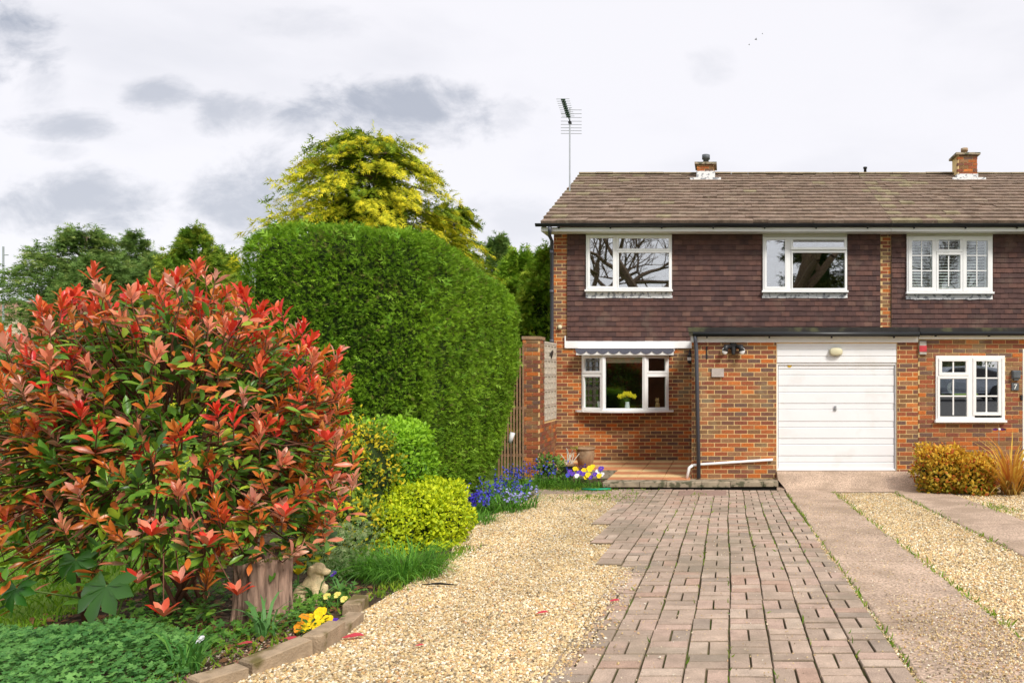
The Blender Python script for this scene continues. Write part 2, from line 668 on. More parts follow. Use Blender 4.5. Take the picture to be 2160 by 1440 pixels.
# ================================================================== SETTING
def sheet(name, poly, off, m, kind='structure', ny=None):
    """Flat sheet that follows the ground: poly = list of (x, y); split along y where the ground bends."""
    me = bpy.data.meshes.new(name)
    vs = [(x, y, gz(y) + off) for x, y in poly]
    me.from_pydata(vs, [], [tuple(range(len(vs)))])
    me.update()
    o = link(name, me, m)
    o['kind'] = kind
    return o


def ground():
    ys = [-60, -30, -4, 0, 4, 8, 12, 12.98, 16, 40, 120, 500]
    xs = [-400, -60, -20, -8, 0, 8, 20, 60, 400]
    mb = MB()
    vs = [(x, y, gz(y) - (.0 if y < 12.95 else 0.)) for y in ys for x in xs]
    fs = []
    for j in range(len(ys) - 1):
        for i in range(len(xs) - 1):
            a = j * len(xs) + i
            fs.append((a, a + 1, a + 1 + len(xs), a + len(xs)))
    mb.add(vs, fs)
    o = mb.build('ground', 'lawn_ground')
    o['kind'] = 'structure'


ground()
GL = [(-2.50, 1.5), (-2.45, 3.65), (-2.37, 4.1), (-2.31, 4.5), (-2.36, 4.94), (-2.44, 6.7), (-2.75, 7.6), (-2.98, 8.7), (-2.86, 10.6), (-2.98, 11.75)]
sheet('flower_bed', [(-4.3, 1.5), (-2.50, 1.5)] + GL[1:] + [(-2.98, 12.9), (-4.2, 12.9), (-6.2, 9.2), (-4.25, 6.3)], .006, 'soil')
gravel = sheet('gravel_path', [(-.80, 1.5), (-.80, 12.0), (-2.98, 12.0)] + GL[::-1], .010, 'gravel_bed')
sheet('gravel_strip', [(1.60, 1.5), (2.68, 1.5), (2.68, 12.45), (1.45, 12.45)], .010, 'gravel_bed')
sheet('neighbour_gravel', [(3.42, 1.5), (9.5, 1.5), (9.5, 12.95), (3.42, 12.95)], .010, 'gravel_bed')

# concrete wheel tracks, cast in lengths
for nm, x0, x1, cuts in (('driveway_track', .925, 1.655, (1.4, 4.6, 6.47, 9.3, 11.95)), ('driveway_track', 2.63, 3.47, (1.4, 5.2, 8.6, 11.95))):
    base = sheet(nm, [(x0 + .01, 1.45), (x1 - .01, 1.45), (x1 - .01, 11.98), (x0 + .01, 11.98)], .014, 'joint_soil')
    for a, b in zip(cuts[:-1], cuts[1:]):
        mb = MB()
        n = 14
        vs, fs = [], []
        for i in range(n + 1):
            y = a + .008 + (b - a - .016) * i / n
            e0, e1 = random.uniform(-.008, .008), random.uniform(-.012, .012)
            for x, dz in ((x0 + e0, -.05), (x0 + e0, .022), (x0 + .012 + e0, .030), (x1 - .012 + e1, .030), (x1 + e1, .022), (x1 + e1, -.05)):
                vs.append((x, y, gz(y) + dz))
        for i in range(n):
            for k in range(5):
                fs.append((i * 6 + k, i * 6 + k + 1, i * 6 + k + 7, i * 6 + k + 6))
        fs += [tuple(range(5, -1, -1)), tuple(n * 6 + k for k in range(6))]
        mb.add(vs, fs)
        mb.build('slab', 'concrete', base)

# concrete apron that rises to the garage threshold
YG, YM = 12.9, 15.45
mb = MB()
prof = [(11.97, gz(11.97) + .028), (12.3, .085), (12.6, .18), (12.88, .285), (13.2, .287)]
vs, fs = [], []
for y, z in prof:
    vs += [(.835 if y > 12.4 else .93, y, z), (3.46, y, z)]
for i in range(len(prof) - 1):
    fs.append((2 * i, 2 * i + 1, 2 * i + 3, 2 * i + 2))
for xk in (0, 1):
    pass
vs += [(.80, 12.4, -.05), (.80, 13.2, -.05), (3.46, 11.97, -.05), (3.46, 13.2, -.05)]
fs += [(4, 6, 8, 11, 10), (1, 12, 13, 9, 7, 5, 3)]
mb.add(vs, fs)
mb.box(.80, .945, 12.30, 12.89, -.05, .075)
tag(mb.build('garage_apron', 'concrete'), kind='structure')

# ---- block paving
PAVE = [(.42, .315, .245), (.47, .355, .275), (.375, .285, .22), (.46, .33, .26), (.33, .26, .205), (.50, .39, .305), (.42, .285, .215)]
pav_bed = sheet('driveway', [(-.88, 1.5), (.925, 1.5), (.925, 12.45), (-3.10, 12.45), (-3.10, 11.98), (-1.70, 11.98), (-1.62, 11.2), (-1.38, 9.0), (-1.15, 7.8), (-.93, 6.7), (-.88, 6.5)], .013, 'joint_soil')
pav = Pieces('paver', unit_top(.03, .16), 'paver', PAVE, (.14, .11, .065))
W = .2235
TILT = -math.atan(SL)


def put_paver(x, y, w, l, k):
    wob = .009 * math.sin(y * 1.1 + k * .35) + .003 * math.sin(y * 4.3 + k)
    z = gz(y) + .0 + random.uniform(-.0035, .0035) + .006 * math.sin(x * 2.1 + y * 1.3)
    pav.add((x + wob, y, z), (w, l, .06), (TILT + random.gauss(0, .008), random.gauss(0, .008), random.gauss(0, .008)),
            random.choices(range(7), (4, 4, 3, 3, 2, 2, 1))[0], pav_bed)


for k in range(18):
    xr = .905 - k * W
    xc = xr - W / 2
    ystart = 2.45
    if k == 8: ystart = 6.35
    elif k == 9: ystart = 7.35
    elif k == 10: ystart = 8.6
    elif k == 11: ystart = 10.9
    elif k > 11: ystart = 11.75
    y = ystart + (W if k % 2 else 0) * (k < 8)
    flip = 0
    while y < 12.35:
        if y + W > 12.47:
            break
        g = random.uniform(.009, .014)
        if flip == 0:
            for q in (-1, 1):
                put_paver(xc, y + W / 2 + q * W / 4, W - .007, W / 2 - g * .7, k)
        else:
            for q in (-1, 1):
                put_paver(xc + q * W / 4, y + W / 2, W / 2 - .008, W - g * .7, k)
        flip ^= 1
        y += W
pav.finish(300, 'paver_field', pav_bed)
# inspection cover let into the paving, near the step
d0 = G(1480, 1046).y
o = MB().box(fx(1432, d0), fx(1532, d0), d0 - .22, d0 + .3, gz(d0) + .01, gz(d0) + .047)
tag(o.build('inspection_cover', 'manhole'), 'flat reddish brown inspection cover set into block paving before the step', 'drain cover')

# ---- raised terrace
sheet('flower_bed', [(-3.5, 12.44), (-2.0, 12.44), (-2.0, 14.0), (-3.5, 14.0)], .012, 'soil')
terr = MB().box(-3.46, -2.03, 14.0, 15.44, -.05, .158).box(-2.03, -.62, 12.46, 15.44, -.05, .158).box(-.62, .82, 12.46, 12.89, -.05, .158).build('terrace', 'slab_concrete')
terr['kind'] = 'structure'
PT = [(.58, .24, .11), (.72, .52, .26), (.52, .21, .10), (.68, .46, .22)]
pt = Pieces('patio_tile', unit_top(.01, .25), 'patio_tile', PT)
nx, ny = 6, 8
for i in range(nx):
    for j in range(ny):
        if -3.42 + (i + 1) * .465 < -1.8 and 12.64 + j * .35 < 13.95:
            continue
        pt.add((-3.42 + (i + .5) * .465, 12.64 + (j + .5) * .35, .163), (.458, .343, .024), (0, 0, 0), ((j + (i // 2) * 0) % 2) + 2 * random.randint(0, 1), terr)
pt.finish(300)
ed = MB()
x = -2.04
while x < .80:
    w = random.uniform(.42, .62)
    x1 = min(x + w, .83)
    ed.bev(x, x1 - .006, 12.36, 12.64 if x1 < -.6 else 12.60, .085 + .02 * random.random(), .178, .006)
    x = x1
ed.build('edge_slab', 'slab_concrete', terr)
MB().box(-2.02, .80, 12.40, 12.52, -.05, .083).build('step_gap_shade', 'hole_brown', terr)  # near-black front puts the shade of the gap under the slabs into the colour

# ================================================================== HOUSES
BR = [(.50, .145, .035), (.33, .10, .045), (.25, .085, .05), (.19, .09, .06), (.24, .125, .06), (.30, .155, .08), (.40, .125, .045), (.17, .10, .075), (.55, .18, .05)]
BRW = (3, 5, 5, 5, 4, 3, 4, 3, 1)
WTILE = [(.114, .061, .052), (.097, .053, .047), (.132, .067, .054), (.084, .048, .044), (.150, .083, .065)]
RTILE = [(.215, .155, .115), (.235, .17, .13), (.195, .14, .105), (.26, .195, .145), (.225, .16, .12), (.27, .225, .14)]

house = thing('brick_house', ((-3.55 + 3.24) / 2, YM, 0), 'end of terrace brick house with brown hung tiles and white garage door', 'house')
neigh = thing('brick_house', (6.4, YM, 0), 'adjoining brick house at the right edge with white shutters upstairs', 'house')

bricksH = Pieces('brick', unit_front(.008, .02, .03), 'brick', BR)
bricksN = Pieces('brick', unit_front(.008, .02, .03), 'brick', BR)


def cut(x0, x1, holes, z):
    segs = [(x0, x1)]
    for a, b, c, d in holes:
        if c < z < d:
            n = []
            for s0, s1 in segs:
                if b <= s0 or a >= s1:
                    n.append((s0, s1))
                else:
                    if a > s0: n.append((s0, a))
                    if b < s1: n.append((b, s1))
            segs = n
    return segs


def brickwork(ps, parent, x0, x1, z0, z1, y, holes=(), axis='x', bonus=0., zoff=0.):
    """Stretcher bond on a wall face at y looking to -y (axis x), or at x looking to +x (axis y)."""
    n = int(math.ceil((z1 - z0) / .075))
    for i in range(n):
        za = z0 + i * .075
        h = min(.0625, z1 - za - .004)
        if h < .02: continue
        zc = za + h / 2
        for s0, s1 in cut(x0, x1, holes, zc):
            u = math.floor(s0 / .225) * .225 + (.1125 if i % 2 else 0) - .225
            while u < s1:
                a, b = max(u + .0065, s0 + .002), min(u + .2185, s1 - .002)
                if b - a > .03:
                    ci = random.choices(range(len(BR)), BRW)[0]
                    dy = random.uniform(-.002, .0015)
                    tw = random.gauss(0, .004)
                    if axis == 'x':
                        ps.add(((a + b) / 2, y + .05 + dy, zc), (b - a, .10, h), (0, 0, tw), ci, parent, bonus)
                    else:
                        ps.add((y - .05 + dy, (a + b) / 2, zc), (b - a, .10, h), (0, 0, math.pi / 2 + tw), ci, parent, bonus)
                u += .225


def grid_wall(mb, x0, x1, z0, z1, y0, y1, holes):
    """Wall slab with rectangular holes, as butted boxes."""
    zs = sorted({z0, z1, *[min(max(h[2], z0), z1) for h in holes], *[min(max(h[3], z0), z1) for h in holes]})
    for a, b in zip(zs[:-1], zs[1:]):
        if b - a < 1e-4: continue
        for s0, s1 in cut(x0, x1, holes, (a + b) / 2):
            if s1 - s0 > 1e-4:
                mb.box(s0, s1, y0, y1, a, b)


# ---------------------------------------------------------------- our house, walls
HX0, HX1 = -3.545, 3.235
ZT = .17
# ground floor: bay opening
bay = (fx(1228, YM) + .03, fx(1410, YM) - .03, fz(862, YM), fz(752, YM))
zc0 = fz(719, YM)
ZS = 4.80
wall = MB()
grid_wall(wall, HX0, -.60, -.1, zc0, YM + .005, YM + .25, [bay])
up_h = [(fx(1240, YM), fx(1412, YM), fz(608, YM), fz(500, YM)), (fx(1612, YM), fx(1784, YM), fz(609, YM), fz(502, YM))]
grid_wall(wall, HX0, 3.33, zc0, ZS + .1, YM + .005, YM + .25, up_h)
wall = wall.build('wall', 'mortar', house)
side = MB().box(HX0, HX0 + .24, YM + .25, 22.2, -.1, 4.95).box(HX0 + .24, 3.33, 21.95, 22.2, -.1, 4.95)
side.add([(HX0, YM + .25, 4.95), (HX0, 22.2, 4.95), (HX0, 18.9, 6.80), (HX0 + .24, YM + .25, 4.95), (HX0 + .24, 22.2, 4.95), (HX0 + .24, 18.9, 6.80)],
         [(0, 2, 1), (3, 4, 5), (0, 3, 5, 2), (1, 2, 5, 4)])
mat('side_brick', (.27, .11, .055), .95, .4, 5, .3, 60)
side.build('side_wall', 'side_brick', house)
brickwork(bricksH, wall, HX0, -.615, ZT - .06, zc0 - .14, YM, [(bay[0] - .03, bay[1] + .03, bay[2] - .02, bay[3] + .02)])
brickwork(bricksH, wall, HX0, fx(1196, YM), zc0 - .14, ZS + .02, YM)
brickwork(bricksH, wall, fx(1857.5, YM), fx(1879, YM), 2.70, ZS + .02, YM - .0)
# garage: front wall
door = (fx(1638, YG), fx(1892, YG), -.2, fz(724, YG))
gtop = fz(715, YG)
gw = MB()
grid_wall(gw, -.613, HX1, -.1, gtop, YG + .005, YG + .22, [door])
gw.box(-.603, -.39, YG + .22, YM, -.1, gtop)
gw = gw.build('garage_wall', 'mortar', house)
brickwork(bricksH, gw, -.613, HX1, ZT - .07, gtop, YG, [(door[0] - .004, door[1] + .004, -.5, door[3] + .01)], bonus=.0)
gs = MB().box(-.615, -.604, YG + .10, YM, ZT - .05, gtop).build('garage_side', 'side_brick', house)

# ---------------------------------------------------------------- hung tiles
tilesH = Pieces('wall_tile', unit_wedge(.45), 'wall_tile', WTILE)
tilesN = Pieces('wall_tile', unit_wedge(.45), 'wall_tile', WTILE)


def hang(ps, parent, x0, x1, z0, z1, y, holes):
    g, w = .1032, .168
    n = int(math.ceil((z1 - z0) / g))
    for i in range(n):
        za = z0 + i * g
        h = min(g + .012, z1 - za)
        for s0, s1 in cut(x0, x1, holes, za + .05):
            u = math.floor(s0 / w) * w + (w / 2 if i % 2 else 0) - w
            while u < s1:
                a, b = max(u + .0015, s0), min(u + w - .0015, s1)
                if b - a > .02:
                    ps.add(((a + b) / 2, y - .012 + random.uniform(-.002, .001), za + h / 2 + random.uniform(-.002, .002)), (b - a, .034, h), (random.gauss(0, .012), random.gauss(0, .006), 0),
                           random.choices(range(5), (5, 5, 3, 3, 1))[0], parent)
                u += w


def cladding(parent, ps, x0, x1, z0, z1, holes):
    mb = MB()
    grid_wall(mb, x0, x1, z0, z1, YM - .004, YM + .010, holes)
    c = mb.build('tile_cladding', 'tile_backing', parent)
    hang(ps, c, x0, x1, z0 - .01, z1, YM - .014, holes)


wins = [(fx(1236, YM), fx(1417, YM), fz(626, YM), 5.), (fx(1609, YM), fx(1787, YM), fz(627, YM), 5.)]
cladding(house, tilesH, fx(1197, YM), fx(1856.5, YM), zc0, ZS, wins)
nwin = [(fx(1913, YM), fx(2094, YM), fz(629, YM), 5.)]
cladding(neigh, tilesN, fx(1880, YM), 9.4, 2.66, ZS, nwin)

# ---------------------------------------------------------------- roofs
EY, EZ, RY, RZ = 15.0, 4.945, 18.9, 6.90
SLP = math.atan2(RZ - EZ, RY - EY)
SLEN = math.hypot(RZ - EZ, RY - EY)


def roof(parent, x0, x1, ps):
    mb = MB()
    mb.add([(x0, EY, EZ - .03), (x1, EY, EZ - .03), (x1, RY, RZ - .03), (x0, RY, RZ - .03), (x0, 2 * RY - EY, EZ - .03), (x1, 2 * RY - EY, EZ - .03),
            (x0, EY, EZ - .10), (x1, EY, EZ - .10), (x1, RY, RZ - .12), (x0, RY, RZ - .12), (x0, 2 * RY - EY, EZ - .10), (x1, 2 * RY - EY, EZ - .10)],
           [(0, 1, 2, 3), (3, 2, 5, 4), (6, 9, 8, 7), (9, 10, 11, 8), (0, 3, 9, 6), (3, 4, 10, 9), (1, 7, 8, 2), (2, 8, 11, 5), (0, 6, 7, 1), (4, 5, 11, 10)])
    r = mb.build('roof', 'roof_deck', parent)
    rows, tw = 16, .30
    g = SLEN / rows
    c, s = math.cos(SLP), math.sin(SLP)
    for i in range(rows):
        u = x0 + (-tw / 2 if i % 2 else 0)
        while u < x1:
            a, b = max(u, x0), min(u + tw, x1)
            if b - a > .03:
                v = (i + .5) * g - .02
                jit = random.gauss(0, .004)
                y = EY + v * c - s * (.002 + jit)
                z = EZ + v * s + c * (.012 + jit)
                # wedge template is a wall tile: lean it back onto the slope
                mossy = random.random() < max(0, (.42 - (a - x0) * .28)) * .7 + .03
                ci = 5 if mossy else random.choices(range(5), (4, 3, 3, 1, 3))[0]
                ps.add(((a + b) / 2, y, z), (b - a - .003, .060, g + .035), (SLP - math.pi / 2 + random.gauss(0, .006), random.gauss(0, .006), random.gauss(0, .004)), ci, r)
            u += tw
    # ridge capping
    u = x0
    rc = MB()
    while u < x1 - .01:
        b = min(u + .42, x1)
        rr, dz = .085, random.uniform(-.006, .006)
        pts = [(math.cos(t) * rr * 1.25, math.sin(t) * rr * .7) for t in [math.pi * k / 6 for k in range(7)]]
        vs = [(xx, RY + p[0], RZ - .005 + dz + p[1]) for xx in (u + .004, b - .004) for p in pts]
        rc.add(vs, [(k, k + 1, k + 8, k + 7) for k in range(6)] + [tuple(range(6, -1, -1)), tuple(range(7, 14))])
        u = b
    me = rc.mesh('ridge_tile')
    a = me.attributes.new('tint', 'FLOAT_COLOR', 'POINT')
    a.data.foreach_set('color', np.tile(np.array([.24, .19, .12, 1], np.float32), len(me.vertices)))
    link('ridge_capping', me, 'roof_tile', parent)
    return r


roofH = Pieces('roof_tile', unit_wedge(.4), 'roof_tile', RTILE)
roofN = Pieces('roof_tile', unit_wedge(.4), 'roof_tile', RTILE)
roof(house, fx(1141, 15.0), 3.24, roofH)
roof(neigh, 3.244, 9.8, roofN)
for ps in (roofH, roofN, tilesH, tilesN):
    ps.finish(300)


def eaves(parent, x0, x1, gx0):
    yb = 15.06
    MB().bev(x0, x1, yb, yb + .022, fz(488.5, 15.08), EZ - .10, .003).build('fascia', 'white_upvc', parent)
    MB().box(x0 + .002, x1, yb + .023, YM + .012, fz(488.5, 15.08) + .012, fz(488.5, 15.08) + .024).build('soffit', 'white_paint', parent)
    g = MB()
    zc, rr, yc = EZ - .045, .058, 14.985
    prof = [(math.cos(t) * rr, math.sin(t) * rr) for t in [math.pi + math.pi * k / 8 for k in range(9)]]
    prof2 = [(p[0] * .9, p[1] * .9) for p in prof[::-1]]
    loop = prof + prof2
    vs = [(xx, yc + p[0], zc + p[1]) for xx in (gx0, x1) for p in loop]
    n = len(loop)
    g.add(vs, [(k, (k + 1) % n, n + (k + 1) % n, n + k) for k in range(n)] + [tuple(range(n - 1, -1, -1)), tuple(range(n, 2 * n))])
    x = gx0 + .45
    while x < x1:
        g.box(x - .012, x + .012, yc + .03, yb, zc - .085, zc - .045)
        g.box(x - .014, x + .014, yc - .064, yc + .03, zc - .066, zc - .058)
        x += 1.02
    g.build('gutter', 'black_gutter', parent)


eaves(house, fx(1141, 15.06), 3.24, fx(1130, 15.0))
eaves(neigh, 3.246, 9.75, 3.246)
# box end at the left of the eaves
MB().box(fx(1141, 15.06), fx(1141, 15.06) + .02, 15.085, YM + .2, fz(488.5, 15.08) + .003, EZ - .02).build('verge_board', 'white_upvc', house)
dp = MB()
xd, yd = fx(1164, 15.36), 15.36
dp.tube([(fx(1160, 15.0), 14.99, EZ - .09), (fx(1160, 15.0), 14.99, fz(487, 15)), (xd - .01, 15.2, fz(497, 15.2)), (xd, yd, fz(508, yd)), (xd, yd, .9), (xd, yd, .1)], .036, 10)
for z in (1.2, 2.6, 3.6, 4.4):
    dp.tube([(xd, yd, z - .035), (xd, yd, z + .035)], .045, 10)
dp.build('downpipe', 'grey_pipe', house, True)


def chimney(parent, ps, x0, x1, y0, y1, ztop, zflash, pot_r, pot_h, dark):
    rz = lambda y: EZ + (min(y, 2 * RY - y) - EY) * math.tan(SLP)
    c = MB().box(x0 + .012, x1 - .012, y0 + .012, y1 - .012, rz(y0) - .3, ztop - .004).build('chimney', 'mortar', parent)
    pc = Pieces('brick', unit_front(.008, .02, .03), 'brick', BR)
    brickwork(pc, c, x0, x1, rz(y0) - .05, ztop, y0)
    brickwork(pc, c, y0 + .1, y1, rz(y0) - .05, ztop, x1, axis='y')
    for it in pc.items:
        ps.items.append(it)
    o = MB()
    e = .055
    o.box(x0 - e, x1 + e, y0 - e, y1 + e, ztop, ztop + .05)
    o.add([(x0 - e, y0 - e, ztop + .0505), (x1 + e, y0 - e, ztop + .0505), (x1 + e, y1 + e, ztop + .0505), (x0 - e, y1 + e, ztop + .0505),
           (x0 + .1, y0 + .1, ztop + .09), (x1 - .1, y0 + .1, ztop + .09), (x1 - .1, y1 - .1, ztop + .09), (x0 + .1, y1 - .1, ztop + .09)],
          [(0, 1, 5, 4), (1, 2, 6, 5), (2, 3, 7, 6), (3, 0, 4, 7), (4, 5, 6, 7)])
    o.build('cap', 'slab_concrete', c)
    cx, cy = (x0 + x1) / 2, (y0 + y1) / 2
    MB().lathe([(pot_r * .8, 0), (pot_r * .8, pot_h * .55), (pot_r * 1.15, pot_h * .56), (pot_r * 1.15, pot_h), (pot_r * .9, pot_h)], (cx, cy, ztop + .06), 14).build('flue', dark, c, True)
    MB().box(x0 - .012, x1 + .012, y0 - .012, y1 + .01, rz(y0) - .06, zflash).box(x0 - .16, x1 + .16, y0 - .14, y0 - .012, rz(y0) - .055, rz(y0) + .002).build('flashing', 'lead', c)


chimney(house, bricksH, fx(1470, 18.45), fx(1507, 18.45), 18.45, 18.95, fz(347, 18.45), fz(361, 18.45), .085, .24, 'plate_grey')
chimney(neigh, bricksN, fx(2020, 18.45), fx(2062, 18.45), 18.45, 18.95, fz(327, 18.45), fz(367, 18.45), .075, .17, 'terracotta')
MB().lathe([(.035, 0), (.035, .16), (.05, .162), (.05, .2)], (fx(1826, 18.9), 18.97, RZ), 10).build('vent_pipe', 'iron_black', house, True)

# ---------------------------------------------------------------- flat roofs and bands
gy0 = YG - .10
fl = MB().box(fx(1452, gy0), HX1, gy0, YM - .02, fz(700, gy0), fz(690, gy0)).box(fx(1453, gy0), HX1, gy0 + .012, gy0 + .1, fz(707, gy0), fz(700, gy0))
fl.build('flat_roof', 'felt', house)
gg = MB()
gg.tube([(fx(1462, gy0), gy0 - .045, fz(705, gy0)), (HX1 - .01, gy0 - .045, fz(705, gy0))], .042, 10)
for x in (-.35, .7, 1.75, 2.8):
    gg.box(x - .012, x + .012, gy0 - .06, gy0 + .01, fz(713, gy0), fz(708, gy0))
gg.build('garage_gutter', 'black_gutter', house, True)
MB().bev(fx(1457, YG - .02), HX1, YG - .03, YG - .002, fz(722, YG - .02), fz(704, YG - .02)).build('garage_fascia', 'white_upvc', house)
MB().box(fx(1457, YG - .02) - .0, fx(1457, YG) + .02, YG, YM - .02, fz(722, YG - .02) + .003, fz(702, YG)).build('garage_bargeboard', 'white_upvc', house)
MB().bev(fx(1193, YM - .03), -.63, YM - .045, YM - .002, zc0 - .15, zc0 - .004).build('band_board', 'white_upvc', house)
MB().box(fx(1191, YM - .05), fx(1193, YM - .05), YM - .05, YM, zc0 - .14, zc0 + .1).build('corner_trim', 'white_upvc', house)
dp = MB()
dp.tube([(fx(1466, YG - .15), YG - .145, fz(706, YG - .14)), (fx(1467, YG - .1), YG - .09, fz(720, YG - .1)), (fx(1469, YG - .08), YG - .075, fz(740, YG - .08)), (fx(1474, YG - .075), YG - .075, .175)], .034, 10)
for z in (.5, 1.3, 2.1):
    dp.tube([(-.5, YG - .075, z - .03), (-.5, YG - .075, z + .03)], .001, 4)
dp.build('downpipe', 'grey_pipe', house, True)
wp = MB()
yp = YG - .045
wp.tube([(fx(1630, yp), yp, fz(969, yp)), (fx(1478, yp), yp, fz(979, yp)), (fx(1461, yp), yp, fz(981, yp))], .022, 8)
wp.tube([(fx(1461, yp), yp, fz(981, yp)), (fx(1454, yp), yp - .01, fz(986, yp)), (fx(1449, yp), yp - .03, .175)], .026, 8)
wp.build('waste_pipe', 'white_upvc', house, True)

# neighbour's ground floor
nw = (fx(1975, YG), fx(2119, YG), fz(886, YG), fz(752, YG))
nd = (fx(2157, YG), fx(2157, YG) + .98, .1, 2.36)
ntop = fz(708, YG)
w = MB()
grid_wall(w, HX1 + .008, 9.6, -.1, ntop, YG + .005, YG + .22, [nw, nd])
grid_wall(w, 3.335, 9.6, 2.5, ZS + .1, YM + .005, YM + .25, [(fx(1918, YM), fx(2089, YM), fz(612, YM), fz(500, YM))])
w = w.build('wall', 'mortar', neigh)
MB().box(9.36, 9.6, YM + .25, 22.2, -.1, 4.95).box(3.34, 9.36, 21.95, 22.2, -.1, 4.95).box(9.36, 9.6, YG + .22, YM + .01, -.1, 2.5).build('side_wall', 'side_brick', neigh)
brickwork(bricksN, w, HX1 + .008, 9.6, .05, ntop, YG - .004, [(nw[0] - .002, nw[1] + .002, nw[2], nw[3]), nd])
bricksH.finish(300, 'brickwork', wall)
bricksN.finish(300, 'brickwork', w)
ny0 = YG - .10
MB().box(fx(1938, ny0), 9.62, ny0, YM - .02, fz(703, ny0), fz(691, ny0)).build('flat_roof', 'felt', neigh)
ng = MB()
ng.tube([(fx(1940, ny0), ny0 - .045, fz(704, ny0)), (9.6, ny0 - .045, fz(704, ny0))], .034, 10)
for x in (3.5, 4.4, 5.3):
    ng.box(x - .012, x + .012, ny0 - .06, ny0 + .01, fz(710, ny0), fz(706, ny0))
ng.build('gutter', 'black_gutter', neigh, True)
MB().bev(fx(1938, YG - .02), 9.62, YG - .03, YG - .006, fz(715, YG - .02), fz(703.5, YG - .02)).build('porch_fascia', 'white_upvc', neigh)

# ---------------------------------------------------------------- garage door
gd = thing_part = MB()
fr = .045
gd.frame(door[0], door[1], .29, fz(766, YG), YG + .03, YG + .10, .028)
gdo = gd.build('garage_door', 'door_white', house)
yb = YG + .055
ys = [390, 425, 470, 553, 602, 688, 735, 825, 870, 955, 1000, 1087, 1135, 1192]
xa, xb = door[0] + .035, door[1] - .035
for i, (a, b) in enumerate(zip(ys[:-1], ys[1:])):
    z1, z0 = fz(660 + a / 3.6, YG), fz(660 + b / 3.6, YG)
    rec = .007 if i % 2 else 0
    MB().bev(xa, xb, yb + rec, yb + .035, z0 + .002, z1 - .002, .008).build('panel', 'door_white', gdo)
MB().box(xa, xb, yb + .03, yb + .04, .29, fz(767, YG)).build('door_back', 'door_white', gdo)
hp = MB().box(fx(1760.5, YG), fx(1765, YG), yb - .02, yb - .001, fz(866, YG), fz(856, YG)).tube([(fx(1762.7, YG), yb - .045, fz(861, YG)), (fx(1762.7, YG), yb - .018, fz(861, YG))], .012, 8)
hp.build('handle', 'aluminium', gdo)
MB().lathe([(.001, 0), (.04, 0), (.04, .003), (.001, .003)], (0, 0, 0), 14)
st = MB(Matrix.Translation((fx(1666, YG), yb - .004, fz(770, YG))) @ Matrix.Rotation(math.pi / 2, 4, 'X'))
st.lathe([(.001, -.002), (.04, -.002), (.04, .002), (.001, .002)], (0, 0, 0), 16)
st.build('sticker', 'sticker', gdo)
hb = MB().box(door[0], door[1], YG + .045, YG + .07, fz(766, YG), fz(724, YG)).build('garage_header', 'door_white', house)
for a, b in ((224, 277), (279, 329), (331, 379)):
    MB().bev(door[0] + .002, door[1] - .002, YG + .012, YG + .044, fz(660 + b / 3.6, YG), fz(660 + a / 3.6, YG), .010).build('board', 'door_white', hb)


# ---------------------------------------------------------------- windows
def pane(x0, x1, z0, z1, y, parent, xf=None, m=M_GLASS):
    MB(xf).box(x0, x1, y, y + .008, z0, z1).build('pane', m, parent)


def rect(d, a, b, c, e):
    """photo px (left, right, top, bottom) on a wall at depth d -> x0,x1,z0,z1"""
    return fx(a, d), fx(b, d), fz(e, d), fz(c, d)


def sash(mb, r, y, w=.045, dep=.05):
    mb.frame(r[0], r[1], r[2], r[3], y, y + dep, w)
    return (r[0] + w - .004, r[1] - w + .004, r[2] + w - .004, r[3] - w + .004)


def top_window(parent, R, lights, mull, apron_px, gm=M_GLASS):
    d = YM - .085
    r = rect(d, *R)
    mb = MB()
    mb.frame(r[0], r[1], r[2], r[3], d, YM + .06, .05)
    for a, b, c, e in mull:
        q = rect(d, a, b, c, e)
        mb.bev(q[0], q[1], d - .002, YM + .05, q[2], q[3])
    gl = []
    for L_, w, push in lights:
        q = rect(d, *L_)
        if push:
            continue
        gl.append((sash(mb, q, d - .016, w), d + .01))
    w = mb.build('window', 'white_upvc', parent)
    for g, y in gl:
        pane(g[0], g[1], g[2], g[3], y, w, None, gm)
    for L_, wd, push in lights:
        if push:                                     # top vent standing open, hinged at its head
            q = rect(d, *L_)
            xf = Matrix.Translation((0, d - .016, q[3])) @ Matrix.Rotation(math.radians(-push), 4, 'X')
            v = MB(xf)
            g = sash(v, (q[0], q[1], q[2] - q[3], 0), 0, wd)
            vo = v.build('vent', 'white_upvc', w)
            pane(g[0], g[1], g[2], g[3], .03, w, xf)
    MB().box(r[0], r[1], d - .004, YM + .05, r[3] + .001, 4.79).build('head_panel', 'cream_panel', w)
    MB().bev(r[0] - .02, r[1] + .02, d - .05, YM, r[2] - .03, r[2] + .012).build('sill', 'white_upvc', w)
    a = MB()
    z1, z0 = r[2] - .031, fz(apron_px, d)
    n = 18
    vs, fs = [], []
    for i in range(n + 1):
        x = r[0] - .012 + (r[1] - r[0] + .024) * i / n
        vs += [(x, YM - .030 + random.uniform(-.004, .004), z1), (x, YM - .052 + random.uniform(-.006, .004), z0 + random.uniform(-.006, .006)), (x, YM - .02, z0 - .002), (x, YM - .01, z1)]
    for i in range(n):
        for k in range(4):
            fs.append((4 * i + k, 4 * i + (k + 1) % 4, 4 * i + 4 + (k + 1) % 4, 4 * i + 4 + k))
    a.add(vs, fs)
    a.build('apron', 'lead', w)
    return w


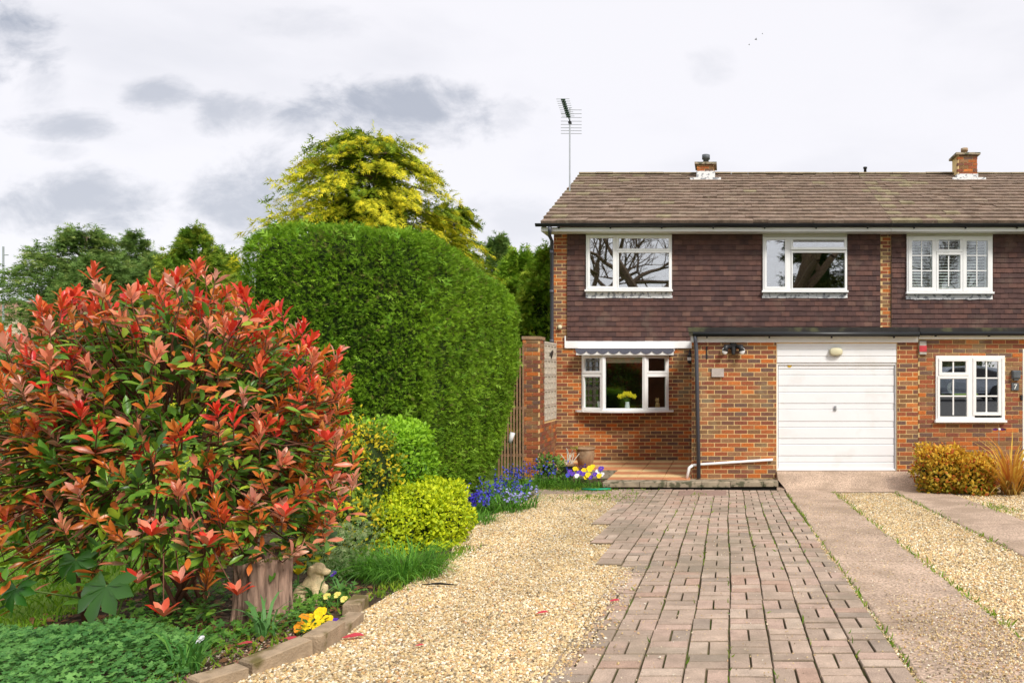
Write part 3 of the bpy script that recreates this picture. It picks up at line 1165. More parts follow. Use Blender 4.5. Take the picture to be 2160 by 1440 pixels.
wA = top_window(house, (1236, 1417, 496, 612), [((1239, 1298, 497, 609), .05, 0), ((1301, 1415, 498, 529), .045, 0), ((1302, 1414, 530, 609), .03, 0)],
                [(1298, 1303, 497, 610), (1303, 1414, 527, 532)], 628)
wB = top_window(house, (1609, 1787, 500, 614), [((1612, 1661, 501, 610), .05, 0), ((1668, 1785, 501, 527), .045, 9), ((1669, 1785, 530, 611), .03, 0)],
                [(1661, 1668, 501, 611), (1668, 1785, 526, 531)], 628)
wC = top_window(neigh, (1913, 2094, 498, 617), [((1916, 1974, 500, 614), .075, 0), ((1974, 2031, 500, 532), .06, 0), ((1975, 2030, 533, 614), .045, 0), ((2031, 2091, 500, 614), .075, 0)],
                [(1971, 1977, 500, 614), (2028, 2034, 500, 614), (1977, 2028, 530, 535)], 631, glass_mat('shutter_glass', .16))
# glazing bars and shutters of the neighbour's upper window
dC = YM - .085
bars = MB()
for a, b, c, e, xs_, zs_ in ((1924, 1966, 508, 604, (1944,), (539, 571)), (1980, 2024, 508, 526, (2001,), ()), (1979, 2026, 540, 604, (2001,), (571,)), (2040, 2081, 508, 604, (2060.5,), (539, 571))):
    for xp in xs_:
        bars.box(fx(xp - 1.1, dC), fx(xp + 1.1, dC), dC - .003, dC + .009, fz(e, dC), fz(c, dC))
    for zp in zs_:
        bars.box(fx(a, dC), fx(b, dC), dC - .004, dC + .0085, fz(zp + 1.0, dC), fz(zp - 1.0, dC))
bars.build('glazing_bar', 'white_upvc', wC)
for a, b, c, e in ((1922, 1968, 505, 607), (1978, 2027, 505, 607), (2037, 2084, 505, 607)):
    q = rect(YM, a, b, c, e)
    sh = MB().frame(q[0], q[1], q[2], q[3], YM + .10, YM + .13, .03).build('shutter', 'white_paint', wC)
    n = 15
    for i in range(n):
        z = q[2] + .04 + (q[3] - q[2] - .08) * (i + .5) / n
        xf = Matrix.Translation((0, YM + .115, z)) @ Matrix.Rotation(math.radians(35), 4, 'X')
        sh2 = MB(xf).box(q[0] + .032, q[1] - .032, -.026, .026, -.004, .004)
        sh.data.materials  # keep
        if i == 0:
            sl = MB()
        base_n = len(sl.v)
        sl.v += sh2.v
        sl.f += [tuple(k + base_n for k in f) for f in sh2.f]
    sl.build('louvres', 'white_paint', wC)

# neighbour's lower window
dN = YG - .03
mb = MB()
r = rect(dN, 1974, 2120, 750, 887)
mb.frame(r[0], r[1], r[2], r[3], dN, YG + .05, .05)
q = rect(dN, 2042, 2056, 752, 885)
mb.bev(q[0], q[1], dN - .001, YG + .05, q[2], q[3])
q = rect(dN, 1980, 2046, 789, 796)
mb.bev(q[0], q[1], dN - .002, YG + .05, q[2], q[3])
gl = [sash(mb, rect(dN, 1980, 2044, 755, 792), dN - .014, .055), sash(mb, rect(dN, 1977, 2045, 793, 884), dN - .012, .045), sash(mb, rect(dN, 2052, 2112, 755, 876), dN - .014, .055)]
wD = mb.build('window', 'white_upvc', neigh)
for g in gl:
    pane(g[0], g[1], g[2], g[3], dN + .012, wD)
bars = MB()
for a, b, c, e, xs_, zs_ in ((1986, 2038, 762, 785, (2011,), ()), (1981, 2041, 798, 875, (2011,), (835,)), (2056, 2106, 762, 870, (2081,), (797, 835))):
    for xp in xs_:
        bars.box(fx(xp - 1.4, dN), fx(xp + 1.4, dN), dN + .001, dN + .013, fz(e, dN), fz(c, dN))
    for zp in zs_:
        bars.box(fx(a, dN), fx(b, dN), dN + .0, dN + .0125, fz(zp + 1.4, dN), fz(zp - 1.4, dN))
bars.build('glazing_bar', 'white_upvc', wD)
MB().bev(r[0] - .02, r[1] + .02, dN - .05, YG + .01, r[2] - .03, r[2] + .01).build('sill', 'white_upvc', wD)
MB().box(r[0] + .06, r[1] - .06, YG + .09, YG + .10, fz(778, YG), fz(752, YG)).build('blind', 'blind', wD)
# neighbour's front door, mostly out of the picture
mb = MB().frame(nd[0], nd[1], nd[2], nd[3], YG - .01, YG + .08, .06)
dd = mb.build('front_door', 'white_upvc', neigh)
MB().box(nd[0] + .06, nd[1] - .06, YG + .02, YG + .06, nd[2] + .06, nd[3] - .06).build('leaf', 'plate_grey', dd)

# bow window of our house
zb0, zb1 = fz(866, 15.2), fz(748, 15.2)
pts = [(fx(1227, YM), YM - .02), (fx(1272, 15.19), 15.19), (fx(1360, 15.19), 15.19), (fx(1411, YM), YM - .02)]
bw = MB()
glz = []
for i in range(3):
    a, b = Vector((*pts[i], 0)), Vector((*pts[i + 1], 0))
    L_ = (b - a).length
    ang = math.atan2(b.y - a.y, b.x - a.x)
    xf = Matrix.Translation((a.x, a.y, 0)) @ Matrix.Rotation(ang, 4, 'Z')
    bw.xf = xf
    bw.frame(.0, L_, zb0, zb1, 0, .07, .05)
    if i == 1:
        g = (.047, L_ - .047, zb0 + .047, zb1 - .047)
        glz.append((xf, g))
    else:
        zt = fz(789, 15.3)
        bw.bev(.05, L_ - .05, -.002, .06, zt - .03, zt + .03)
        glz.append((xf, sash(bw, (.03, L_ - .03, zt + .015, zb1 - .02), -.012, .05)))
        glz.append((xf, sash(bw, (.03, L_ - .03, zb0 + .02, zt - .015), -.010, .04)))
bw.xf = None
for x, y in pts[1:3]:
    bw.tube([(x, y + .03, zb0 + .002), (x, y + .03, zb1 - .002)], .045, 8)
wE = bw.build('bow_window', 'white_upvc', house)
for xf, g in glz:
    pane(g[0], g[1], g[2], g[3], .02, wE, xf, M_GLASS_CLEAR)
sl = MB()
outer = [(fx(1214, YM), YM - .03)]
for k in range(13):
    t = k / 12
    outer.append((fx(1216, 15.3) + (fx(1420, 15.3) - fx(1216, 15.3)) * t, YM - .09 - .27 * math.sin(math.pi * t) ** .8))
outer += [(fx(1421, YM), YM - .03), (fx(1421, YM), YM + .01), (fx(1214, YM), YM + .01)]
n = len(outer)
zs0, zs1 = zb0 - .035, zb0 + .004
sl.add([(x, y, zs0) for x, y in outer] + [(x, y, zs1) for x, y in outer],
       [tuple(range(n - 1, -1, -1)), tuple(range(n, 2 * n))] + [(k, (k + 1) % n, n + (k + 1) % n, n + k) for k in range(n)])
sl.build('sill', 'white_upvc', wE)
hd = MB()
n4 = [(p[0], p[1] - .02) for p in pts] + [(pts[3][0], YM + .01), (pts[0][0], YM + .01)]
hd.add([(x, y, zb1 + .002) for x, y in n4] + [(x, y, zb1 + .05) for x, y in n4], [tuple(range(5, -1, -1)), tuple(range(6, 12))] + [(k, (k + 1) % 6, 6 + (k + 1) % 6, 6 + k) for k in range(6)])
hd.build('head', 'white_upvc', wE)
MB().box(pts[1][0] + .04, pts[2][0] - .04, 15.28, 15.29, fz(765, 15.28), fz(750, 15.28)).build('blind', 'blind', wE)
# rolled-up awning above it: cassette, white board and scalloped grey valance
ya = YM - .33
xa, xb = fx(1214, ya), fx(1421, ya)
aw = MB().box(xa, xb, ya + .02, YM - .005, fz(740, ya), fz(736, ya) + .01).box(xa + .01, xb, ya + .006, ya + .02, fz(748.5, ya), fz(737, ya)).build('awning', 'white_paint', house)
va = MB()
n = 9
vs, fs = [], []
steps = 8
zt, zl = fz(735, ya), fz(740.5, ya)
amp = fz(740, ya) - fz(746, ya)
cols = []
for i in range(n):
    for k in range(steps + (i == n - 1)):
        t = k / steps
        x = xa + (xb - xa) * (i + t) / n
        cols.append((x, zl - amp * math.sin(math.pi * t) ** .7))
for x, z in cols:
    vs += [(x, ya - .004, zt), (x, ya - .004, z), (x, ya + .004, z), (x, ya + .004, zt)]
for i in range(len(cols) - 1):
    for k in range(4):
        fs.append((4 * i + k, 4 * i + 4 + k, 4 * i + 4 + (k + 1) % 4, 4 * i + (k + 1) % 4))
va.add(vs, fs)
va.build('valance', 'awning_grey', aw)


# rooms behind the glass
def room(parent, x0, x1, y0, y1, z0, z1, m='room_dark', holes_open=True):
    mb = MB()
    mb.add([(x0, y0, z0), (x1, y0, z0), (x1, y1, z0), (x0, y1, z0), (x0, y0, z1), (x1, y0, z1), (x1, y1, z1), (x0, y1, z1)],
           [(0, 1, 2, 3), (4, 7, 6, 5), (2, 6, 7, 3), (0, 3, 7, 4), (1, 5, 6, 2)])
    mb.build('room', m, parent)


room(house, -3.25, -.2, YM + .26, 19.0, .3, 2.45, 'room_wall')
room(house, -3.2, 3.2, YM + .26, 18.8, 2.75, 4.86)
room(neigh, 3.4, 9.2, YM + .26, 18.8, 2.75, 4.86)
room(neigh, 3.3, 5.2, YG + .23, 15.3, .35, 2.45)

# ================================================================== THINGS ON AND ROUND THE HOUSES
# TV aerial on the gable
ax, ay = fx(1202, 17.2), 17.2
A = thing('tv_aerial', (ax, ay, 4.2), 'tall television aerial on a thin pole at the roof end', 'aerial')
zt = fz(228, ay)
MB().tube([(ax - .004, ay, 4.2), (ax, ay, zt)], .017, 8).build('mast', 'aluminium', A)
bm = MB()
tipz, tipx = fz(214, ay - .9), fx(1190, ay - .9)
bm.tube([(ax, ay, fz(256, ay)), (tipx, ay - 1.0, tipz)], .014, 6)
bm.build('boom', 'dark_green_plastic', A)
for i in range(9):
    t = .22 + .78 * i / 8
    c = Vector((ax, ay, fz(256, ay))).lerp(Vector((tipx, ay - 1.0, tipz)), t)
    MB().tube([c - Vector((.14, .03, 0)), c + Vector((.14, -.03, .005))], .0055, 5).build('director', 'aluminium', A)
    MB().box(c.x - .045, c.x + .045, c.y - .02, c.y + .02, c.z - .016, c.z + .016).build('director_clip', 'dark_green_plastic', A)
for i, py in enumerate((230, 238, 246, 254, 261, 268, 274, 280)):
    z = fz(py, ay)
    MB().tube([(fx(1182, ay), ay + .06, z), (fx(1226, ay), ay + .05, z - .008)], .006, 5).build('reflector_rod', 'aluminium', A)
MB().box(ax - .03, ax + .035, ay - .04, ay + .04, fz(261, ay), fz(257, ay)).build('clamp', 'iron_black', A)

# twin floodlight
x, z, y = fx(1547, YG), fz(735, YG), YG
f = thing('floodlight', (x, y, z), 'black twin head floodlight high on the garage brick wall', 'wall light')
MB().bev(x - .055, x + .055, y - .05, y - .001, z - .02, z + .09, .015).tube([(x, y - .06, z + .02), (x, y - .08, z - .1)], [.045, .03], 10).build('body', 'iron_black', f)
for s in (-1, 1):
    c = Vector((x + s * .125, y - .1, z + .005))
    MB().tube([c + Vector((-s * .08, .03, .03)), c + Vector((s * .0, -.0, .02)), c + Vector((s * .02, -.035, -.06))], [.03, .05, .055], 12).build('lamp_head', 'iron_black', f, True)
    MB().ell(c + Vector((s * .02, -.045, -.05)), (.05, .022, .06), 12, 8).build('lamp_glass', 'lamp_glass', f, True)
# oval bulkhead lamp over the garage door
x, z, y = fx(1763, YG), fz(741.5, YG), YG + .012
f = thing('bulkhead_lamp', (x, y, z), 'oval cream bulkhead lamp on the white panel above the garage door', 'wall light')


def oval(mb, x, z, y0, y1, w, h, n=28, e=2.6):
    pts = []
    for k in range(n):
        t = 2 * math.pi * k / n
        c, s = math.cos(t), math.sin(t)
        pts.append((x + w * math.copysign(abs(c) ** (2 / e), c), z + h * math.copysign(abs(s) ** (2 / e), s)))
    mb.add([(p[0], y1, p[1]) for p in pts] + [(p[0], y0 + .008, p[1]) for p in pts] + [(x + (p[0] - x) * .88, y0, z + (p[1] - z) * .84) for p in pts],
           [tuple(range(n - 1, -1, -1)), tuple(range(2 * n, 3 * n))] + [(k, (k + 1) % n, n + (k + 1) % n, n + k) for k in range(n)] + [(n + k, n + (k + 1) % n, 2 * n + (k + 1) % n, 2 * n + k) for k in range(n)])
    return mb


oval(MB(), x, z, y - .03, y - .001, .12, .078).build('base', 'cream_panel', f)
oval(MB(), x, z, y - .085, y - .03, .105, .062).build('diffuser', 'lamp_cream', f, True)
# flat plate, hook and lantern
MB().bev(fx(1501, YG), fx(1527, YG), YG - .03, YG - .003, fz(795, YG), fz(777, YG), .004)
o = MB().bev(fx(1501, YG), fx(1527, YG), YG - .03, YG - .003, fz(795, YG), fz(777, YG), .004).build('wall_plaque', 'plate_stone')
tag(o, 'blank beige square plaque fixed to the garage brick wall', 'plaque')
x = fx(1491, YG)
hk = MB().box(x - .012, x + .012, YG - .012, YG - .003, fz(757, YG), fz(731, YG)).tube([(x, YG - .01, fz(733, YG)), (x, YG - .12, fz(731, YG)), (x, YG - .16, fz(735, YG))], .008, 6)
tag(hk.build('wall_bracket', 'iron_black'), 'small black iron hanging bracket beside the twin floodlight', 'bracket')
x, y = fx(1455, YM - .1), YM - .1
f = thing('wall_lantern', (x, y, fz(766, y)), 'black coach lantern on the shaded wall beside the bow window', 'wall light')
MB().box(x - .03, x + .03, y + .06, YM - .003, fz(766, y), fz(742, y)).tube([(x, y + .06, fz(742, y)), (x, y, fz(737, y)), (x, y, fz(744, y))], .012, 6).build('bracket', 'iron_black', f)
MB().lathe([(.01, .0), (.045, .02), (.055, .16), (.065, .165), (.02, .21), (.008, .24)], (x, y, fz(767, y)), 6).build('lantern_frame', 'iron_black', f)
MB().lathe([(.044, .0), (.054, .11)], (x, y, fz(765, y)), 6).build('lantern_glass', 'lamp_glass', f)
# alarm ball, alarm box
x, z = fx(1182, YM), fz(690, YM)
MB()
o = MB().ell((x, YM - .045, z), (.046, .045, .046), 14, 10).build('security_sensor', 'lamp_cream', None, True)
tag(o, 'round pale yellow sensor on the brick corner below the eaves', 'sensor')
x0, x1 = fx(1938, YG), fx(1953, YG)
al = thing('alarm_box', ((x0 + x1) / 2, YG, fz(748, YG)), 'small red and grey alarm box on brick left of the neighbour window', 'alarm box')
MB().bev(x0, x1, YG - .05, YG - .004, fz(748, YG), fz(719, YG), .008).build('case', 'alarm_grey', al)
MB().bev(x0 - .002, x1 + .002, YG - .056, YG - .051, fz(742, YG), fz(729, YG), .001).build('red_band', 'alarm_red', al)
# lamp, house number and bell right of neighbour's window
x0, x1 = fx(2133, YG), fx(2150, YG)
o = MB().bev(x0, x1, YG - .08, YG - .005, fz(799, YG), fz(781, YG), .02).box(x0 + .03, x1 - .03, YG - .06, YG - .006, fz(802, YG), fz(799, YG)).build('porch_lamp', 'plate_grey')
tag(o, 'dark grey box lamp on brick above the number plate', 'wall light')
x0, x1 = fx(2133, YG), fx(2148, YG)
npl = thing('number_plate', ((x0 + x1) / 2, YG, fz(823, YG)), 'grey house number plate with a white 7', 'number plate')
MB().bev(x0, x1, YG - .025, YG - .006, fz(823, YG), fz(807.5, YG), .003).build('plate', 'plate_grey', npl)
tc_ = bpy.data.curves.new('digit', 'FONT')
tc_.body = '7'
tc_.size = .125
tc_.extrude = .002
tc_.align_x = 'CENTER'
to = bpy.data.objects.new('digit_text', tc_)
COL.objects.link(to)
bpy.context.view_layer.update()
dm = bpy.data.meshes.new_from_object(to.evaluated_get(bpy.context.evaluated_depsgraph_get()))
bpy.data.objects.remove(to)
dm.materials.clear()
dm.materials.append(M['digit_white'])
o = bpy.data.objects.new('digit', dm)
COL.objects.link(o)
o.parent = npl
o.location = Vector(((x0 + x1) / 2, YG - .028, fz(820.5, YG))) - npl.location
o.rotation_euler = (math.pi / 2, 0, 0)
o = MB().bev(fx(2152, YG), fx(2156.5, YG), YG - .03, YG - .006, fz(844, YG), fz(833, YG), .006).build('door_bell', 'iron_black')
tag(o, 'black doorbell beside the white door frame', 'doorbell')
# crescent hanging in the neighbour's lower window
cm = MB()
xo, zo, ro = fx(2014, YG), fz(818, YG), .105
outer = [(xo - .01 + ro * math.cos(t), zo + ro * math.sin(t)) for t in [math.radians(75 + 210 * k / 14) for k in range(15)]]
inner = [(xo + .045 + ro * .92 * math.cos(t), zo + ro * .98 * math.sin(t)) for t in [math.radians(100 + 160 * k / 14) for k in range(15)]][::-1]
lp = outer + inner
n = len(lp)
cm.add([(p[0], YG + .055, p[1]) for p in lp] + [(p[0], YG + .062, p[1]) for p in lp], [(k, k + 1, n - 2 - k, n - 1 - k) for k in range(14)] + [(n + k + 1, n + k, 2 * n - 1 - k, 2 * n - 2 - k) for k in range(14)] + [(k, n + k, n + (k + 1) % n, (k + 1) % n) for k in range(n)])
tag(cm.build('crescent_ornament', 'digit_white'), 'white crescent moon hanging inside the neighbour lower window', 'ornament')

# ornaments inside the bow window
vx, vy, vz = fx(1323, 15.35), 15.36, zb0 + .01
ledge = MB().box(pts[0][0] + .05, pts[3][0] - .05, 15.27, YM + .2, zb0 - .03, zb0 + .008).build('window_board', 'white_paint', wE)
v = thing('flower_vase', (vx, vy, vz), 'glass vase of yellow daffodils inside the bow window', 'vase')
MB().lathe([(.04, 0), (.05, .02), (.05, .08), (.038, .14), (.045, .16)], (vx, vy, vz), 14).build('vase', 'lamp_glass', v, True)
for k in range(9):
    t = 2 * math.pi * k / 9 * 1.7
    hx, hy, hz = vx + .15 * math.cos(t) * (.4 + .6 * (k % 3) / 2), vy + .06 * math.sin(t), vz + .30 + .03 * math.sin(k * 2.1)
    st = MB().tube([(vx, vy, vz + .1), ((vx + hx) / 2, (vy + hy) / 2, vz + .24), (hx, hy, hz)], .005, 5)
    me = st.mesh('stalk')
    a = me.attributes.new('tint', 'FLOAT_COLOR', 'POINT')
    a.data.foreach_set('color', np.tile(np.array([.06, .15, .02, 1], np.float32), len(me.vertices)))
    link('stalk', me, 'flower', v)
    fl_ = MB()
    for q in range(6):
        an = q * math.pi / 3
        fl_.add([(hx, hy - .01, hz), (hx + .045 * math.cos(an - .4), hy - .012, hz + .045 * math.sin(an - .4)), (hx + .06 * math.cos(an), hy - .004, hz + .06 * math.sin(an)), (hx + .045 * math.cos(an + .4), hy - .012, hz + .045 * math.sin(an + .4))], [(0, 1, 2, 3)])
    fl_.tube([(hx, hy - .01, hz), (hx, hy - .045, hz)], [.015, .024], 8)
    me = fl_.mesh('bloom')
    a = me.attributes.new('tint', 'FLOAT_COLOR', 'POINT')
    a.data.foreach_set('color', np.tile(np.array([.85, .66, .02, 1], np.float32), len(me.vertices)))
    link('flower', me, 'flower', v)
cx_, cy_ = fx(1387, 15.4), 15.4
o = MB().ell((cx_, cy_, zb0 + .09), (.05, .05, .085)).ell((cx_ - .005, cy_ - .01, zb0 + .2), (.042, .04, .042)).tube([(cx_ - .03, cy_, zb0 + .22), (cx_ - .035, cy_, zb0 + .265)], [.015, .003], 6).tube([(cx_ + .02, cy_, zb0 + .22), (cx_ + .026, cy_, zb0 + .265)], [.015, .003], 6).tube([(cx_ + .03, cy_ - .03, zb0 + .02), (cx_ + .08, cy_ - .03, zb0 + .05)], [.02, .012], 6)
tag(o.build('cat_ornament', 'cat_wood', None, True), 'small wooden cat ornament inside the right bow window light', 'ornament')
o = MB().lathe([(.02, 0), (.03, .01), (.012, .05), (.03, .1), (.035, .16), (.02, .17)], (fx(1263, 15.4), 15.41, zb0 + .01), 12)
tag(o.build('white_ornament', 'digit_white', None, True), 'little white ornament inside the left bow window light', 'ornament')

# birds high in the sky
for i, (px, py, d, s, lab) in enumerate(((1594, 84, 70, .24, 'largest of the three dark birds flying over the house'), (1580, 95, 74, .16, 'lowest small bird flying over the house'), (1608, 72, 110, .2, 'highest faint bird flying over the house'))):
    c = P(px, py, d)
    b = MB().tube([c + Vector((-.5 * s, 0, .16 * s)), c + Vector((-.1 * s, 0, .05 * s)), c + Vector((.35 * s, 0, -.1 * s)), c + Vector((.6 * s, 0, -.16 * s))], [.03 * s, .13 * s, .11 * s, .02 * s], 8)
    for q in (-1, 1):
        b.add([c + Vector((-.1 * s, 0, .05 * s)), c + Vector((.25 * s, 0, -.03 * s)), c + Vector((.35 * s, q * .7 * s, .35 * s)), c + Vector((.05 * s, q * .5 * s, .34 * s))], [(0, 1, 2, 3)])
    tag(b.build('bird', 'bird'), lab, 'bird', 'birds over the house')

# ---------------------------------------------------------------- side wall with pierced screen, pier, fence
XW = fx(1175, YM)
yn = XW * F / (1137 - CX)
pier_l, pier_r = fx(1102, yn), fx(1137, yn)
sw = thing('garden_wall', (XW, (yn + YM) / 2, 0), 'brick garden wall with a pale pierced screen, joining the house corner', 'wall')
bw_ = Pieces('brick', unit_front(.008, .02, .03), 'brick', BR)
ptop = fz(716, yn)
core = MB().box(pier_l + .01, pier_r - .012, yn + .012, yn + .42, 0, ptop - .01).build('pier', 'mortar', sw)
brickwork(bw_, core, pier_l, pier_r, .03, ptop, yn)
brickwork(bw_, core, yn + .11, yn + .42, .03, ptop, pier_r, axis='y')
MB().box(pier_l - .01, pier_r + .012, yn - .012, yn + .43, ptop + .002, ptop + .06).build('coping', 'terracotta', sw)
zb = fz(893, yn)
low = MB().box(XW - .2, XW - .012, yn + .425, YM - .01, 0, zb).build('low_wall', 'mortar', sw)
brickwork(bw_, low, yn + .425, YM - .01, .03, zb, XW, axis='y')
bw_.finish(300)
ztop = fz(722, yn)
scr = MB()
ya_, yb_ = yn + .43, YM - .02
scr.box(XW - .06, XW - .0, ya_, yb_, ztop, ztop + .04)
scr.build('screen_rail', 'trellis_wood', sw)
ncol, nrow = 4, 5
for i in range(ncol):
    for j in range(nrow):
        y0, y1 = ya_ + (yb_ - ya_) * i / ncol, ya_ + (yb_ - ya_) * (i + 1) / ncol
        z0, z1 = zb + .01 + (ztop - zb - .012) * j / nrow, zb + .01 + (ztop - zb - .012) * (j + 1) / nrow
        k = MB()
        e = .03
        k.box(XW - .06, XW - .005, y0 + .003, y1 - .003, z0 + .003, z0 + e)
        k.box(XW - .06, XW - .005, y0 + .003, y1 - .003, z1 - e, z1 - .003)
        k.box(XW - .06, XW - .005, y0 + .003, y0 + e, z0 + e, z1 - e)
        k.box(XW - .06, XW - .005, y1 - e, y1 - .003, z0 + e, z1 - e)
        cy0, cz0 = (y0 + y1) / 2, (z0 + z1) / 2
        k.box(XW - .055, XW - .012, cy0 - .014, cy0 + .014, z0 + e, z1 - e)
        k.box(XW - .054, XW - .013, y0 + e, cy0 - .014, cz0 - .014, cz0 + .014)
        k.box(XW - .054, XW - .013, cy0 + .014, y1 - e, cz0 - .014, cz0 + .014)
        k.build('screen_block', 'trellis_wood', sw)
# pale bird silhouette on the screen
o = MB().add([(XW + .0, YM - .62, fz(745, 15)), (XW + .012, YM - .45, fz(738, 15)), (XW + .012, YM - .35, fz(742, 15)), (XW + .01, YM - .5, fz(757, 15)), (XW + .02, YM - .55, fz(750, 15))], [(0, 3, 4), (4, 3, 2), (4, 2, 1), (0, 4, 1)])
tag(o.build('bird_plaque', 'iron_black'), 'black bird silhouette hung on the pierced screen', 'ornament')
# fence of thin slats left of the pier
fe = thing('slat_fence', (fx(1075, yn - .3), yn - .3, 0), 'narrow brown slat fence between the tall hedge and the brick pier', 'fence')
yf = yn - .25
for i in range(9):
    px = 1052 + i * 6.4
    x = fx(px, yf)
    MB().box(x - .014, x + .014, yf, yf + .02, .02, fz(730 + (1102 - px) * .8, yf)).build('slat', 'fence_wood', fe)
for py in (770, 860, 960):
    MB().box(fx(1048, yf), fx(1108, yf), yf + .021, yf + .05, fz(py + 3, yf), fz(py - 3, yf)).build('rail', 'fence_wood', fe)
# solar light on a stake
sx, sy = fx(1078, 13.2), 13.2
f = thing('solar_light', (sx, sy, 0), 'white topped garden light on a thin stake beside the hedge', 'garden light')
MB().tube([(sx, sy, 0), (sx, sy, fz(930, sy))], .008, 6).build('stake', 'iron_black', f)
MB().tube([(sx - .025, sy, fz(934, sy)), (sx + .03, sy, fz(912, sy))], [.035, .045], 12).build('lamp', 'lamp_glass', f, True)

# poles far behind
for i, (px, y0, d, h0, lab) in enumerate(((7, 520, 45, 760, 'thin grey pole at the far left edge of the sky'), (1112, 512, 42, 760, 'taller thin grey pole behind the trees left of the roof'), (1098, 520, 44, 760, 'shorter thin grey pole behind the trees left of the roof'))):
    x = fx(px, d)
    o = MB().tube([(x, d, 0), (x, d, fz(y0, d))], [.07, .05], 8).tube([(x, d, fz(y0, d) - .5), (x + .3, d, fz(y0, d) - .5)], .03, 6)
    tag(o.build('pole', 'aluminium'), lab, 'pole', 'poles beyond the trees')
# distant house at the far left
fh = thing('distant_house', (-44, 46, 0), 'pale pink rendered house glimpsed at the far left behind the conifers', 'house')
MB().box(-52, fx(26, 46), 46, 54, 0, fz(668, 46)).build('wall', 'far_render', fh)
zr = fz(668, 46)
xr = fx(30, 46)
MB().add([(-53, 45.6, zr), (xr, 45.6, zr), (xr, 50, zr + 1.3), (-53, 50, zr + 1.3), (-53, 54.4, zr), (xr, 54.4, zr), (-53, 50, zr - .1), (xr, 50, zr - .1)], [(0, 1, 2, 3), (3, 2, 5, 4), (1, 5, 2), (0, 3, 4)]).build('roof', 'far_roof', fh)
for px in (2, -60):
    wf = MB().frame(fx(px - 4, 46), fx(px + 14, 46), fz(722, 46), fz(692, 46), 45.93, 46.02, .09).build('window', 'white_upvc', fh)
    MB().box(fx(px - 2, 46), fx(px + 12, 46), 45.96, 45.97, fz(719, 46), fz(695, 46)).build('pane', M_GLASS, wf)

# ================================================================== PEBBLES
OCT = (np.array([(1, 0, 0), (-1, 0, 0), (0, 1, 0), (0, -1, 0), (0, 0, .7), (0, 0, -.7)], float), np.array([(0, 2, 4), (2, 1, 4), (1, 3, 4), (3, 0, 4), (2, 0, 5), (1, 2, 5), (3, 1, 5), (0, 3, 5)]))
PEB = np.array([(.62, .46, .23), (.68, .53, .30), (.74, .64, .44), (.54, .36, .155), (.44, .345, .22), (.80, .74, .61), (.58, .41, .22), (.25, .19, .12), (.56, .31, .15)])
PEBW = np.array([5, 5, 4, 2.2, 3, 2.2, 2.6, 2.2, .8])


def pebbles(name, n, sample, rmin, rmax, zoff=.012, pal=PEB, pw=PEBW, patch=None):
    xy = sample(n)
    n = len(xy)
    tv, tf = OCT
    r = rng.uniform(rmin, rmax, n)
    p = np.c_[xy, gz(xy[:, 1]) + zoff + rng.uniform(-.004, .006, n)]
    a = norm(np.c_[rng.normal(size=(n, 2)), rng.normal(size=n) * .35])
    up = norm(np.c_[rng.normal(size=(n, 2)) * .35, np.ones(n)])
    ci = rng.choice(len(pal), n, p=pw / pw.sum())
    t = pal[ci] * rng.uniform(.8, 1.12, (n, 1)) * (1 + .17 * nz3(p, 1.4, 17) + .08 * nz3(p, 5, 18))[:, None]
    V, Fc, T = scatter(tv, tf, p, a, up, r, t, rng.uniform(.55, .95, n))
    V += rng.normal(size=V.shape) * .0012
    o = link(name, np_mesh(name, V, Fc, T), 'pebble')
    o['kind'] = 'stuff'


glx, gly = np.array([p[0] for p in GL]), np.array([p[1] for p in GL])


def samp_left(y0, y1):
    def f(n):
        y = rng.uniform(y0, y1, n)
        xl = np.interp(y, gly, glx)
        xr = np.interp(y, [1.5, 6.0, 6.3, 7.3, 8.6, 10.9, 11.9], [-.91, -.91, -.95, -1.15, -1.38, -1.60, -1.68]) + .03
        return np.c_[xl + (xr - xl) * rng.uniform(0, 1, n), y]
    return f


def samp_rect(x0, x1, y0, y1):
    return lambda n: np.c_[rng.uniform(x0, x1, n), rng.uniform(y0, y1, n)]


pebbles('gravel_stones', 44000, samp_left(2.9, 6.6), .006, .0135)
pebbles('gravel_stones', 34000, samp_left(6.6, 11.9), .008, .015)
pebbles('gravel_stones', 27000, samp_rect(1.66, 2.63, 3.6, 12.3), .008, .015)
pebbles('gravel_stones', 22000, samp_rect(3.48, 6.4, 7.0, 12.7), .010, .017)
# grit and stray stones on the tracks and paving
pebbles('loose_grit', 3600, lambda n: np.c_[.95 + .70 * rng.beta(1.6, 1.0, n), 3.3 + 2.0 * rng.beta(1.0, 1.7, n)], .004, .0095, .034)
pebbles('loose_grit', 1500, lambda n: np.c_[.905 + rng.normal(0, .014, n), rng.uniform(3.4, 8.5, n)], .005, .010, .020)
pebbles('loose_grit', 1200, lambda n: np.c_[rng.uniform(-.88, .9, n), rng.uniform(3.3, 9, n)], .003, .006, .036)
pebbles('loose_grit', 1500, lambda n: np.c_[-.86 + rng.exponential(.05, n), rng.uniform(3.3, 6.2, n)], .005, .012, .030)
pebbles('loose_grit', 1800, lambda n: np.c_[rng.uniform(.95, 1.64, n), rng.uniform(3.4, 11.5, n)], .003, .007, .033)
pebbles('bed_stones', 2200, lambda n: np.c_[-2.95 + .55 * rng.random(n), 3.6 + 1.0 * rng.random(n)], .005, .011, .008, np.array([(.30, .2, .12), (.55, .45, .36), (.12, .08, .05), (.45, .2, .15)]), np.array([3, 2, 4, 1.]))

